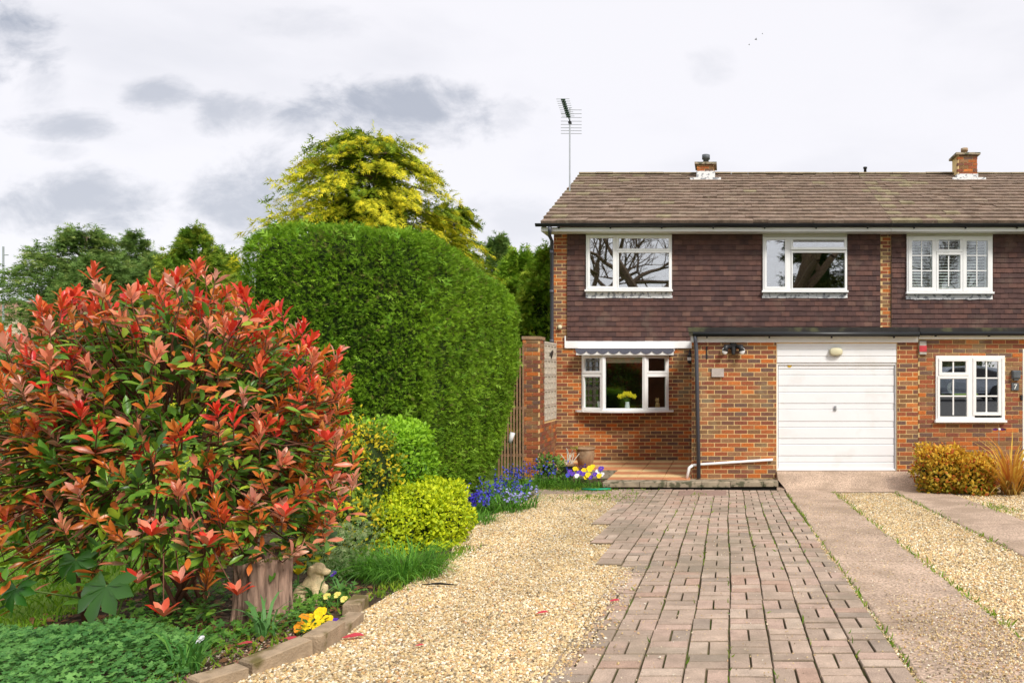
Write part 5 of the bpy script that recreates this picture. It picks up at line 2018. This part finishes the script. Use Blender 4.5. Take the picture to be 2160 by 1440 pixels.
YEL, ORA, PUR, WHT = (.85, .60, .008), (.80, .30, .01), (.10, .035, .40), (.75, .74, .78)
c = G(655, 1345)
pansy_plant('yellow and orange pansies behind the edging stones', c, [(676, 1292, 4.5, .036, YEL), (690, 1308, 4.48, .034, YEL), (672, 1318, 4.42, .037, YEL), (648, 1322, 4.4, .03, YEL), (632, 1322, 4.42, .032, ORA), (640, 1305, 4.5, .034, ORA), (656, 1302, 4.52, .026, YEL), (706, 1310, 4.55, .022, PUR)], seed=1)
c = Vector((fx(1240, 12.9), 12.8, .02))
pansy_plant('mixed yellow, white and purple pansies at the terrace corner', c, [(1245, 988, 12.8, .060, YEL), (1232, 992, 12.8, .048, YEL), (1240, 1001, 12.7, .048, YEL), (1213, 988, 12.9, .040, YEL), (1226, 985, 12.9, .040, (.06, .012, .03)), (1262, 994, 12.8, .048, WHT), (1268, 988, 12.8, .048, PUR), (1222, 997, 12.7, .048, PUR), (1208, 999, 12.7, .040, PUR), (1230, 999, 12.7, .040, PUR), (1217, 1003, 12.6, .040, WHT), (1264, 1003, 12.6, .044, YEL), (1255, 1000, 12.7, .040, PUR), (1198, 1002, 12.6, .040, (.05, .06, .42)), (1250, 984, 12.9, .045, YEL), (1236, 1006, 12.7, .04, YEL), (1222, 991, 12.9, .045, YEL), (1270, 1000, 12.8, .04, WHT), (1246, 1006, 12.7, .04, PUR), (1202, 994, 12.8, .04, PUR)], 340, .26, 2)
# a yellow tulip by the stump, narcissi by the dog
c = G(632, 1290)
tl = thing('tulip', (c.x, c.y + .25, gz(c.y)), 'open yellow tulip between the stump and the stone dog', 'flower')
tc = P(629, 1212, c.y + .2)
tinted(MB().tube([(tc.x, tc.y, gz(c.y)), tuple(tc)], .005, 5), 'stalk', (.08, .22, .04), 'flower', tl)
mb = MB()
for k in range(6):
    an = k * 1.047
    o_ = Vector((math.cos(an), math.sin(an), 0))
    s_ = Vector((-math.sin(an), math.cos(an), 0))
    mb.add([tc, tc + o_ * .022 + s_ * .018 + Vector((0, 0, .02)), tc + o_ * .022 - s_ * .018 + Vector((0, 0, .02)), tc + o_ * .045 + s_ * .014 + Vector((0, 0, .045)), tc + o_ * .045 - s_ * .014 + Vector((0, 0, .045)), tc + o_ * .058 + Vector((0, 0, .075))], [(0, 1, 2), (1, 3, 4, 2), (3, 5, 4)])
tinted(mb, 'petals', (.85, .72, .01), 'flower', tl)
for i, (px, py, lab) in enumerate(((690, 1257, 'leftmost small pale yellow flower right of the stone dog'), (712, 1254, 'middle small pale yellow flower right of the stone dog'), (726, 1263, 'rightmost small pale yellow flower right of the stone dog'))):
    c = P(px, py, 5.0)
    f = thing('primrose', (c.x, c.y, gz(c.y)), lab, 'flower', 'pale yellow flowers by the dog')
    tinted(MB().tube([(c.x, c.y, gz(c.y)), tuple(c)], .003, 4), 'stalk', (.08, .22, .04), 'flower', f)
    pansy(f, c, .022, (.78, .70, .18))
for i, (px, py, d, lab) in enumerate(((703, 1209, 5.3, 'violet flower at the nose of the stone dog'), (422, 1348, 4.0, 'tiny white flower above the strap leaved plant'))):
    c = P(px, py, d)
    f = thing('small_flower', (c.x, c.y, gz(c.y)), lab, 'flower')
    tinted(MB().tube([(c.x, c.y, gz(c.y)), tuple(c)], .003, 4), 'stalk', (.08, .22, .04), 'flower', f)
    pansy(f, c, .022, PUR if i == 0 else WHT)

# feathery pale plant behind the dog
c = Vector((fx(720, 5.9), 5.9, gz(5.9)))
rt = thing('feathery_plant', c, 'pale feathery plant behind the stone dog', 'plant')
n = 900
g = np.random.default_rng(8)
pp = np.array(c) + np.c_[g.normal(0, .13, (n, 2)), g.uniform(.05, .42, n)]
stuff_obj('leaves', [scatter(*FROND, pp, g.normal(size=(n, 3)) + np.array((0, 0, .6)), g.normal(size=(n, 3)), g.uniform(.03, .07, n), mixc((.12, .26, .06), (.42, .48, .24), g.random(n)))], 'leaf_soft', rt, 'stuff')

# ---- geranium ground cover, bottom left
n = 12500
g = np.random.default_rng(9)
xy = np.c_[g.uniform(-4.4, -2.62, n), g.uniform(2.5, 4.35, n)]
edge = np.clip((4.42 - xy[:, 1]) / .5, 0, 1) * np.clip((-2.55 - .22 * (xy[:, 1] - 3.4) * 0 - xy[:, 0] - np.clip(xy[:, 1] - 3.45, 0, 9) * .35) / .4, 0, 1)
hh = .20 * edge ** .6 * (1 + .25 * nz3(np.c_[xy, np.zeros(n)], 6, 4))
keep = edge > .03
pp = np.c_[xy, gz(xy[:, 1]) + hh * g.uniform(.45, 1.05, n)][keep]
n = len(pp)
o = stuff_obj('geranium_groundcover', [scatter(*LOBED, pp, np.c_[g.normal(size=(n, 2)), g.normal(.0, .25, n)], np.tile((0, -.35, 1.), (n, 1)) + g.normal(size=(n, 3)) * .35, g.uniform(.016, .036, n), mixc((.07, .22, .05), (.24, .50, .12), np.clip(g.random(n) ** 1.1 * .75 + .25 * nz3(pp, 5, 61), 0, 1)))], 'leaf_soft')
tag(o, 'carpet of soft green lobed leaves in the bottom left corner', 'ground cover', kind='stuff')

# leaf litter and low green filling the bed under the shrub
n = 900
xy = np.c_[g.uniform(-4.3, -2.5, n), g.uniform(3.9, 5.6, n)]
pp = np.c_[xy, gz(xy[:, 1]) + g.uniform(.012, .03, n)]
o = stuff_obj('leaf_litter', [scatter(*SMALL, pp, np.c_[g.normal(size=(n, 2)), g.normal(0, .2, n)], np.tile((0, 0, 1.), (n, 1)) + g.normal(size=(n, 3)) * .35, g.uniform(.03, .07, n), mixc((.16, .08, .035), (.42, .20, .09), g.random(n)))], 'leaf_soft')
tag(o, 'brown fallen leaves on the soil under the red shrub', 'leaf litter', kind='stuff')
n = 1700
xy = np.c_[g.uniform(-3.9, -2.55, n), g.uniform(4.15, 5.4, n)]
keep = nz3(np.c_[xy, np.zeros(n)], 5, 44) > -.1
xy = xy[keep]
n = len(xy)
pp = np.c_[xy, gz(xy[:, 1]) + g.uniform(.01, .12, n)]
o = stuff_obj('low_foliage', [scatter(*LOBED, pp, np.c_[g.normal(size=(n, 2)), g.normal(.2, .3, n)], np.tile((0, -.4, 1.), (n, 1)) + g.normal(size=(n, 3)) * .4, g.uniform(.02, .045, n), mixc((.05, .16, .02), (.20, .40, .05), g.random(n)))], 'leaf_soft')
tag(o, 'small mixed green leaves growing under the red shrub', 'ground cover', kind='stuff')

# ---- low weeds in the bed and at paving edges
n = 2600
xy = np.concatenate([np.c_[g.uniform(-2.95, -2.42, 500), g.uniform(3.5, 5.2, 500)], np.c_[g.normal(-2.45, .06, 500), g.uniform(5.2, 7.2, 500)],
                     np.c_[.915 + g.normal(0, .012, 260), g.uniform(3.5, 11.6, 260)], np.c_[1.66 + g.normal(0, .02, 320), 4 + 8 * g.random(320)], np.c_[2.62 + g.normal(0, .03, 160), 7 + 5 * g.random(160)],
                     np.c_[-1.9 + g.normal(0, .35, 400), 11.3 + g.normal(0, .35, 400)], np.c_[-.45 + g.normal(0, .05, 90), 11.55 + g.normal(0, .1, 90)], np.c_[3.55 + g.normal(0, .12, 160), 10.0 + g.normal(0, .25, 160)],
                     np.c_[-2.3 + g.normal(0, .5, 500), 12.3 + g.normal(0, .12, 500)],
                     np.c_[.905 - W * g.integers(1, 8, 260) + g.normal(0, .006, 260), 3.3 + 8.5 * g.random(260)]])
n = len(xy)
pp = np.c_[xy, gz(xy[:, 1]) + .02]
o = stuff_obj('weeds', [scatter(*BLADE, pp, np.c_[g.normal(size=(n, 2)) * .6, np.ones(n)], np.c_[g.normal(size=(n, 2)), np.zeros(n)], g.uniform(.02, .06, n), mixc((.10, .22, .015), (.30, .42, .03), g.random(n)), np.full(n, .22))], 'leaf_soft')
tag(o, 'small green weeds along the paving and gravel edges', 'weeds', kind='stuff')
# lawn beyond the bed
n = 30000
xy = np.c_[-4.15 - 8 * g.random(n) ** 1.4, 2.5 + 9.5 * g.random(n)]
xy[:, 0] -= np.clip(xy[:, 1] - 6.3, 0, 9) * .45
pp = np.c_[xy, gz(xy[:, 1])]
o = stuff_obj('grass', [scatter(*BLADE, pp, np.c_[g.normal(size=(n, 2)) * .5, np.ones(n)], np.c_[g.normal(size=(n, 2)), np.zeros(n)], g.uniform(.04, .09, n), mixc((.10, .25, .012), (.30, .50, .03), g.random(n)), np.full(n, .14))], 'leaf_soft')
tag(o, 'bright lawn seen under the red shrub', 'grass', kind='stuff')

# ---- fatsia with big hand-shaped leaves under the red shrub
def fatsia():
    c = G(250, 1345)
    b = Vector((fx(235, 4.45), 4.45, gz(4.45)))
    root = thing('fatsia_plant', b, 'plant with big hand shaped dark leaves under the red shrub', 'plant')
    lobes = 7
    for px, py, d, s, tilt in ((225, 1235, 4.15, .21, .5), (160, 1180, 4.4, .15, .2), (35, 1240, 4.5, .14, .3)):
        q = P(px, py, d)
        mb = MB()
        nrm = Vector((.1 * math.sin(px), -.75, tilt)).normalized()
        R = nrm.to_track_quat('Z', 'Y').to_matrix()
        vs, fs = [], []
        for k in range(lobes):
            an = math.radians(-90 + (k - 3) * 38)
            ln = s * (1.0 - .10 * abs(k - 3))
            dx, dy = math.cos(an), math.sin(an)
            sx, sy = -dy, dx
            w = s * .20
            pts_ = [(0, 0, 0), (dx * ln * .45 + sx * w * .8, dy * ln * .45 + sy * w * .8, .012), (dx * ln * .75 + sx * w, dy * ln * .75 + sy * w, .004), (dx * ln, dy * ln, -.03), (dx * ln * .75 - sx * w, dy * ln * .75 - sy * w, .004), (dx * ln * .45 - sx * w * .8, dy * ln * .45 - sy * w * .8, .012), (dx * ln * .6, dy * ln * .6, -.006)]
            o_ = len(vs)
            vs += [q + R @ Vector(v) for v in pts_]
            fs += [(o_, o_ + 1, o_ + 6), (o_ + 1, o_ + 2, o_ + 6), (o_ + 2, o_ + 3, o_ + 6), (o_ + 3, o_ + 4, o_ + 6), (o_ + 4, o_ + 5, o_ + 6), (o_ + 5, o_, o_ + 6)]
        mb.add(vs, fs)
        tinted(mb, 'leaf', (.035 + .02 * random.random(), .12 + .05 * random.random(), .02), 'leaf_glossy', root, True)
        tinted(MB().tube([tuple(q), tuple((q + b) / 2 + Vector((0, .1, .05))), tuple(b)], .006, 5), 'stalk', (.10, .16, .03), 'flower', root)


fatsia()

# ---- stump
c = G(545, 1318)
sx, sy, sz = fx(556, 4.75), 4.75, gz(4.75)
st = thing('tree_stump', (sx, sy, sz), 'weathered old tree stump under the red shrub', 'stump')
n, mrows = 90, 14
vs, fs = [], []
hst = .40
for j in range(mrows + 1):
    t = j / mrows
    for k in range(n):
        an = 6.283 * k / n
        r = .155 * (1 + .16 * (1 - t) ** 3) * (1 + .05 * math.sin(an * 7 + 1.5 * math.sin(t * 4)) - .10 * max(0, math.sin(an * 19 + 2.2 * math.sin(t * 5 + an * 2))) ** 4 - .05 * max(0, math.sin(an * 31 + t * 3)) ** 3 + .02 * math.sin(an * 3 + 1))
        vs.append((sx + r * math.cos(an), sy + r * math.sin(an), sz - .03 + (hst + .03 + .012 * math.sin(an * 5)) * t))
for j in range(mrows):
    for k in range(n):
        fs.append((j * n + k, j * n + (k + 1) % n, (j + 1) * n + (k + 1) % n, (j + 1) * n + k))
b0 = len(vs)
for k in range(n):
    an = 6.283 * k / n
    vs.append((sx + .135 * math.cos(an), sy + .135 * math.sin(an), sz + hst - .005))
for k in range(n):
    an = 6.283 * k / n
    vs.append((sx + .12 * math.cos(an), sy + .12 * math.sin(an), sz + hst - .06))
T_ = mrows * n
fs += [(T_ + k, T_ + (k + 1) % n, b0 + (k + 1) % n, b0 + k) for k in range(n)] + [(b0 + k, b0 + (k + 1) % n, b0 + n + (k + 1) % n, b0 + n + k) for k in range(n)] + [tuple(b0 + n + k for k in range(n))]
MB().add(vs, fs).build('trunk', 'stump_wood', st, True)
gm = np.random.default_rng(4)
mo = np.array((sx, sy, sz + hst)) + np.c_[np.cos(gm.uniform(0, 6.28, 500)), np.sin(gm.uniform(0, 6.28, 500)), np.zeros(500)] * 0
an = gm.uniform(0, 6.28, 700)
rr = gm.uniform(.11, .185, 700)
mo = np.c_[sx + rr * np.cos(an), sy + rr * np.sin(an), np.full(700, sz + hst)]
stuff_obj('moss', [scatter(*SMALL, mo, gm.normal(size=(700, 3)) + np.array((0, 0, .8)), gm.normal(size=(700, 3)), gm.uniform(.008, .02, 700), mixc((.10, .13, .02), (.28, .27, .06), gm.random(700)))], 'leaf_soft', st, 'stuff')

# ---- stone dog
dx, dy = fx(658, 5.05), 5.05
dz = gz(dy) - .005
d = MB(Matrix.Translation((dx, dy, dz)) @ Matrix.Rotation(math.radians(-12), 4, 'Z'))
RY_ = lambda a: Matrix.Rotation(math.radians(a), 3, 'Y')
d.ell((-.045, 0, .085), (.085, .072, .088))
d.ell((-.055, -.045, .07), (.062, .035, .07))
d.ell((-.055, .045, .07), (.062, .035, .07))
d.ell((.0, 0, .145), (.068, .06, .11), rot=RY_(28))
d.ell((.035, 0, .165), (.05, .055, .075))
for s in (-1, 1):
    d.tube([(.06, s * .034, .15), (.068, s * .036, .08), (.07, s * .036, .02)], [.03, .022, .02], 10)
    d.ell((.085, s * .036, .014), (.032, .021, .016))
    d.ell((.0, s * .065, .016), (.048, .024, .018))
    d.ell((.024, s * .047, .262), (.02, .012, .038), rot=RY_(12))
d.tube([(.022, 0, .19), (.04, 0, .235)], [.052, .042], 12)
d.ell((.048, 0, .268), (.05, .043, .043))
d.ell((.098, 0, .250), (.042, .027, .025))
d.ell((.134, 0, .258), (.011, .013, .010))
d.tube([(-.11, 0, .03), (-.15, -.02, .018), (-.16, -.06, .018)], [.02, .015, .008], 8)
dog = d.build('dog_statue', 'stone_statue', None, True)
tag(dog, 'weathered stone dog statue sitting beside the tree stump', 'statue')
md = dog.modifiers.new('remesh', 'REMESH')
md.mode = 'VOXEL'
md.voxel_size = .0065
md.use_smooth_shade = True
ms = dog.modifiers.new('smooth', 'SMOOTH')
ms.factor = .6
ms.iterations = 5

# ---- edging stones of the bed
EDG = [((420, 1466), (530, 1432)), ((533, 1428), (664, 1384)), ((668, 1386), (724, 1350)), ((718, 1352), (764, 1316)), ((752, 1302), (774, 1284))]
labs = ['pale edging stone at the bottom of the picture', 'long mossy edging stone second from the bottom', 'small edging stone in the middle of the row', 'square buff edging stone jutting beside the pansies', 'last edging stone nearest the grass clump']
for i, ((a, b), lab) in enumerate(zip(EDG, labs)):
    p0, p1 = G(*a), G(*b)
    L_ = (p1 - p0).length
    mid = (p0 + p1) / 2
    ang = math.atan2(p1.y - p0.y, p1.x - p0.x)
    hgt = .095 + .02 * (i % 3)
    mb = MB(Matrix.Translation((mid.x - .04, mid.y, gz(mid.y) - .02)) @ Matrix.Rotation(ang, 4, 'Z') @ Matrix.Rotation(random.uniform(-.05, .05), 4, 'Y') @ Matrix.Rotation(.04, 4, 'X'))
    nn_ = 5
    b_ = .008
    l2 = max(L_ / 2 - .006, .07)
    mb.add([(-l2, -.05, 0), (l2, -.05, 0), (l2, .05, 0), (-l2, .05, 0), (-l2, -.05, hgt - b_), (l2, -.05 + .004, hgt - b_), (l2, .05, hgt - b_), (-l2, .05, hgt - b_), (-l2 + b_, -.05 + b_, hgt), (l2 - b_, -.05 + b_, hgt - .004), (l2 - b_, .05 - b_, hgt), (-l2 + b_, .05 - b_, hgt + .003)],
           [(0, 3, 2, 1), (0, 1, 5, 4), (1, 2, 6, 5), (2, 3, 7, 6), (3, 0, 4, 7), (4, 5, 9, 8), (5, 6, 10, 9), (6, 7, 11, 10), (7, 4, 8, 11), (8, 9, 10, 11)])
    tag(mb.build('edging_stone', 'edging_stone'), lab, 'edging stone', 'edging stones of the flower bed')

# ---- pots on the terrace corner
px_, py_ = fx(1197, 13.6), 13.6
bz = .06
f = thing('plant_pot', (px_, py_, bz), 'square black plastic pot with bare cut stems at the terrace corner', 'plant pot')
mb = MB()
w0, w1, hh_ = .085, .11, .24
mb.add([(px_ - w0, py_ - w0, bz), (px_ + w0, py_ - w0, bz), (px_ + w0, py_ + w0, bz), (px_ - w0, py_ + w0, bz), (px_ - w1, py_ - w1, bz + hh_), (px_ + w1, py_ - w1, bz + hh_), (px_ + w1, py_ + w1, bz + hh_), (px_ - w1, py_ + w1, bz + hh_)], [(0, 3, 2, 1), (0, 1, 5, 4), (1, 2, 6, 5), (2, 3, 7, 6), (3, 0, 4, 7)])
mb.build('pot', 'black_plastic', f)
MB().box(px_ - w1 - .012, px_ + w1 + .012, py_ - w1 - .012, py_ + w1 + .012, bz + hh_, bz + hh_ + .025).build('rim', 'fence_wood', f)
for k in range(9):
    q0 = Vector((px_ + random.uniform(-.06, .06), py_ + random.uniform(-.06, .06), bz + hh_))
    q1 = q0 + Vector((random.uniform(-.12, .18), random.uniform(-.1, .1), random.uniform(.12, .32)))
    MB().tube([q0, (q0 + q1) / 2 + Vector((.01, 0, .02)), q1], [.012, .010, .008], 6).build('stem', 'trellis_wood', f)
ls = np.array([(px_ + .12 + random.gauss(0, .03), py_, bz + hh_ + .30 + random.gauss(0, .03)) for _ in range(22)] + [(px_ - .10 + random.gauss(0, .03), py_ - .02, bz + hh_ + .1 + random.gauss(0, .03)) for _ in range(26)])
stuff_obj('leaves', [scatter(*SMALL, ls, rng.normal(size=ls.shape), rng.normal(size=ls.shape), rng.uniform(.03, .05, len(ls)), mixc((.20, .28, .03), (.45, .42, .04), rng.random(len(ls))))], 'leaf_soft', f)
qx, qy = fx(1235, 14.4), 14.4
f = thing('plant_pot', (qx, qy, ZT), 'round terracotta pot on the terrace below the bow window', 'plant pot')
MB().lathe([(.10, 0), (.135, .02), (.165, .18), (.17, .30), (.165, .325), (.185, .33), (.185, .355), (.165, .36), (.15, .30)], (qx, qy, ZT + .01), 22).build('pot', 'terracotta', f, True)
MB().lathe([(.001, 0), (.158, 0), (.158, .004), (.001, .004)], (qx, qy, ZT + .30), 18).build('soil', 'soil', f)
c = Vector((fx(1160, 13.3), 13.3, .02))
leafy_block('leafy_plant', (c.x, c.y, c.z + .24), (.24, .2, .24), 2.2, 460, None, .075, lambda w, nn, n: mixc((.06, .20, .02), (.30, .42, .10), rng.random(n)), 'pale green leafy plant beside the black pot', cat='plant', jit=.05, core=.5)
# hose end
hx = [P(1228, 1022, 12.25), P(1250, 1021, 12.2), P(1275, 1020, 12.25), P(1288, 1022, 12.3)]
tag(MB().tube([(p.x, p.y, gz(p.y) + .045) for p in hx], .018, 8).build('garden_hose', 'hose_green', None, True), 'short end of green hose lying at the terrace step', 'hose')

# ---- neighbour's planting
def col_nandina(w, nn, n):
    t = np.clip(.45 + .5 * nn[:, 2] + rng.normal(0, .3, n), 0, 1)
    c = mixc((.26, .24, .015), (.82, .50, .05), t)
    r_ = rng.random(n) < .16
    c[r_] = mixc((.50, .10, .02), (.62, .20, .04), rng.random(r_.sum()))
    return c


nb_ = gz(12.0)
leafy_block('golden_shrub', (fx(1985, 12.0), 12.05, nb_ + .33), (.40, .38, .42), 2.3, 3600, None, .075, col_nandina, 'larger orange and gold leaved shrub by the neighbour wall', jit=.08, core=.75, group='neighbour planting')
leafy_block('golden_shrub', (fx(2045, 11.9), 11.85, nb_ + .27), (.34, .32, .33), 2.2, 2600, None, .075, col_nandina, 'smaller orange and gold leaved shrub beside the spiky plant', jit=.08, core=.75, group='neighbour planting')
c = Vector((fx(2132, 11.7), 11.7, gz(11.7)))
rt = thing('phormium_plant', c, 'spiky bronze and yellow sword leaved plant at the right edge', 'plant')
stuff_obj('leaves', [blades(c, 120, .98, .10, .034, ((.55, .17, .04), (.85, .62, .10)), lean=.95, seed=3, tmpl=BLADE), blades(c, 40, .55, .12, .03, ((.20, .10, .03), (.5, .38, .08)), lean=1.9, seed=4)], 'leaf_soft', rt, 'stuff')
wx, wy = fx(2107, 12.3), 12.3
f = thing('garden_spinner', (wx, wy, nb_), 'purple wind spinner on a stick above the spiky plant', 'ornament')
MB().tube([(wx, wy, nb_), (wx, wy, fz(905, wy))], .005, 6).build('stick', 'aluminium', f)
sp = MB()
for an in (0, 180):
    o_ = Vector((math.cos(math.radians(an)), 0, math.sin(math.radians(an))))
    s_ = Vector((-o_.z, 0, o_.x))
    cc = Vector((wx, wy - .01, fz(905, wy)))
    sp.add([cc, cc + o_ * .05 + s_ * .022, cc + o_ * .11 + s_ * .012 + Vector((0, -.02, 0)), cc + o_ * .11 - s_ * .012, cc + o_ * .05 - s_ * .022], [(0, 1, 2, 3, 4)])
sp.build('blade', 'purple_foil', f)
MB().ell((wx, wy - .02, fz(905, wy)), (.022, .015, .022), 8, 6).build('hub', 'digit_white', f, True)
bx_ = fx(2163, 12.2)
f = MB().lathe([(.11, 0), (.14, .05), (.17, .33), (.18, .36), (.16, .36), (.14, .3)], (bx_ + .04, 12.2, nb_), 18)
tag(f.build('plant_pot', 'black_plastic', None, True), 'dark pot cut off by the right edge of the picture', 'plant pot')

# ---- fallen red leaves
for i, (px, py, s, lab) in enumerate(((720, 1357, .075, 'bright pink fallen leaf on the gravel by the edging stones'), (1130, 1304, .05, 'red fallen leaf in the middle of the gravel'), (875, 1374, .03, 'tiny red fallen leaf near the bottom of the gravel'), (1283, 1278, .05, 'red fallen leaf at the left edge of the paving'), (590, 1362, .06, 'dark red fallen leaf in the flower bed'), (500, 1371, .05, 'pink fallen leaf in the flower bed soil'))):
    c = G(px, py)
    V, Fc, T = scatter(*OBOVATE, np.array([(c.x, c.y, gz(c.y) + .033)]), np.array([(1., .3, .1)]), np.array([(.1, -.3, 1.)]), np.array([s * 1.6]), np.array([(.62, .06, .09)]))
    tag(link('fallen_leaf', np_mesh('fallen_leaf', V, Fc, T), 'leaf_glossy'), lab, 'leaf', 'fallen leaves')
c = G(925, 1242)
tag(MB().tube([(c.x - .12, c.y, gz(c.y) + .035), (c.x, c.y + .01, gz(c.y) + .04), (c.x + .14, c.y - .01, gz(c.y) + .034)], [.003, .009, .003], 6).build('twig', 'hole_brown'), 'dark twig lying on the gravel by the grass clump', 'twig')


# ================================================================== ACROSS THE ROAD (seen in the window glass)
def bare_tree(base, H, seed, label):
    r = random.Random(seed)
    root = thing('bare_tree', base, label, 'tree', 'trees across the road')
    mb = MB()

    def grow(p, d, ln, rad, lev):
        q = [p]
        dd = d.copy()
        for k in range(3):
            dd = (dd + Vector((r.gauss(0, .16), r.gauss(0, .16), r.gauss(.04, .1)))).normalized()
            q.append(q[-1] + dd * ln / 3)
        mb.tube(q, [rad, rad * .85, rad * .72, rad * .6], 6 if lev < 2 else 4, False)
        if lev >= 6:
            return
        for k in range(3 if lev < 3 or lev > 4 else 4):
            ax_ = Vector((r.gauss(0, 1), r.gauss(0, 1), r.gauss(.25, .6))).normalized()
            nd = (dd * r.uniform(.5, 1.0) + ax_ * r.uniform(.5, .9)).normalized()
            grow(q[r.choice((2, 3, 3))], nd, ln * r.uniform(.58, .8), rad * r.uniform(.42, .6), lev + 1)
    grow(Vector(base), Vector((0, 0, 1)), H * .27, H * .030, 0)
    mb.build('trunk', 'bark', root)


zb_ = gz(-14)
bare_tree((-5.4, -13.5, zb_), 19, 4, 'large bare branched tree across the road mirrored in the left upstairs window')
bare_tree((1.8, -14.5, zb_), 18, 9, 'second bare tree across the road mirrored in the right upstairs window')
bare_tree((-10.2, -15.0, zb_), 17, 23, 'leftmost bare tree across the road mirrored in the narrow upstairs pane')
bare_tree((2.7, -13.0, zb_), 20, 31, 'slim bare tree across the road in front of the dark evergreen')
bare_tree((11.5, -14.0, zb_), 12, 14, 'third bare tree across the road mirrored in the shuttered window')
conifer('green_conifer', (5.4, -15.5, zb_), 12.5, taper(12.5, 2.4, .6), 220, 40, .5, 'dark evergreen across the road mirrored in the right upstairs window', ((.05, .07, .015), (.12, .13, .03), (.2, .2, .05)), up=.5, droop=.5, seed=91, gold=.2)
for i, (xc, lab) in enumerate(((-7.5, 'left unseen hedge added behind the viewer to darken window reflections'), (6.5, 'right unseen hedge added behind the viewer to darken window reflections'))):
    leafy_block('added_dark_hedge', (xc, -12.2, zb_ + 1.6), (6.6, .9, 1.7), 5., 6000, None, .16, lambda w, nn, n: mixc((.03, .07, .012), (.08, .14, .025), rng.random(n)), lab, cat='hedge', jit=.12, core=.93, faces=(.6, .6, .3, 1.2, 1, 0), group='hedges added for window reflections')  # unseen hedge added so the lower panes reflect something dark
sheet('road', [(-60, -11), (60, -11), (60, -3.9), (-60, -3.9)], .008, 'asphalt')
sheet('added_dark_drive', [(-2.5, -3.9), (30, -3.9), (30, 1.5), (-2.5, 1.5)], .010, 'asphalt')  # unseen dark sheet added so the neighbour's panes mirror no bright ground

# parked car, mirrored in the neighbour's lower window
def parked_car(x, y, label):
    z0 = gz(y) + .01
    root = thing('parked_car', (x, y, z0), label, 'car', 'cars on the road')
    prof = [(-2.1, .35), (-2.12, .62), (-1.95, .80), (-1.15, .92), (-.55, 1.36), (.55, 1.42), (1.35, 1.30), (1.85, .98), (2.08, .90), (2.12, .45), (2.05, .3), (-2.0, .28)]
    wid = [.70, .80, .80, .80, .60, .60, .60, .78, .80, .78, .72, .72]
    mb = MB()
    n = len(prof)
    mb.add([(x + p[0], y - w, z0 + p[1]) for p, w in zip(prof, wid)] + [(x + p[0], y + w, z0 + p[1]) for p, w in zip(prof, wid)],
           [tuple(range(n)), tuple(range(2 * n - 1, n - 1, -1))] + [(k, n + k, n + (k + 1) % n, (k + 1) % n) for k in range(n)])
    mb.build('body', 'car_paint', root)
    for s_ in (-1, 1):
        MB().add([(x + a, y + s_ * b, z0 + c_) for a, b, c_ in ((-1.05, .79, .93), (-.52, .635, 1.31), (.0, .635, 1.35), (.0, .80, .93))], [(0, 1, 2, 3)]).build('side_window', 'iron_black', root)
        MB().add([(x + a, y + s_ * b, z0 + c_) for a, b, c_ in ((.08, .80, .93), (.08, .635, 1.35), (1.25, .635, 1.26), (1.65, .80, .97))], [(0, 1, 2, 3)]).build('side_window', 'iron_black', root)
        for wx_ in (-1.3, 1.3):
            MB(Matrix.Translation((x + wx_, y + s_ * .74, z0 + .31)) @ Matrix.Rotation(math.pi / 2, 4, 'X')).lathe([(.18, -.1), (.30, -.1), (.32, -.05), (.32, .05), (.30, .1), (.18, .1)], (0, 0, 0), 20).build('wheel', 'black_plastic', root)


mat('car_paint', (.36, .40, .48), .25, .03, 2, spec=.6)
parked_car(9.6, -5.6, 'grey blue car parked on the road, mirrored in the neighbour lower window')
bpy.context.view_layer.update()
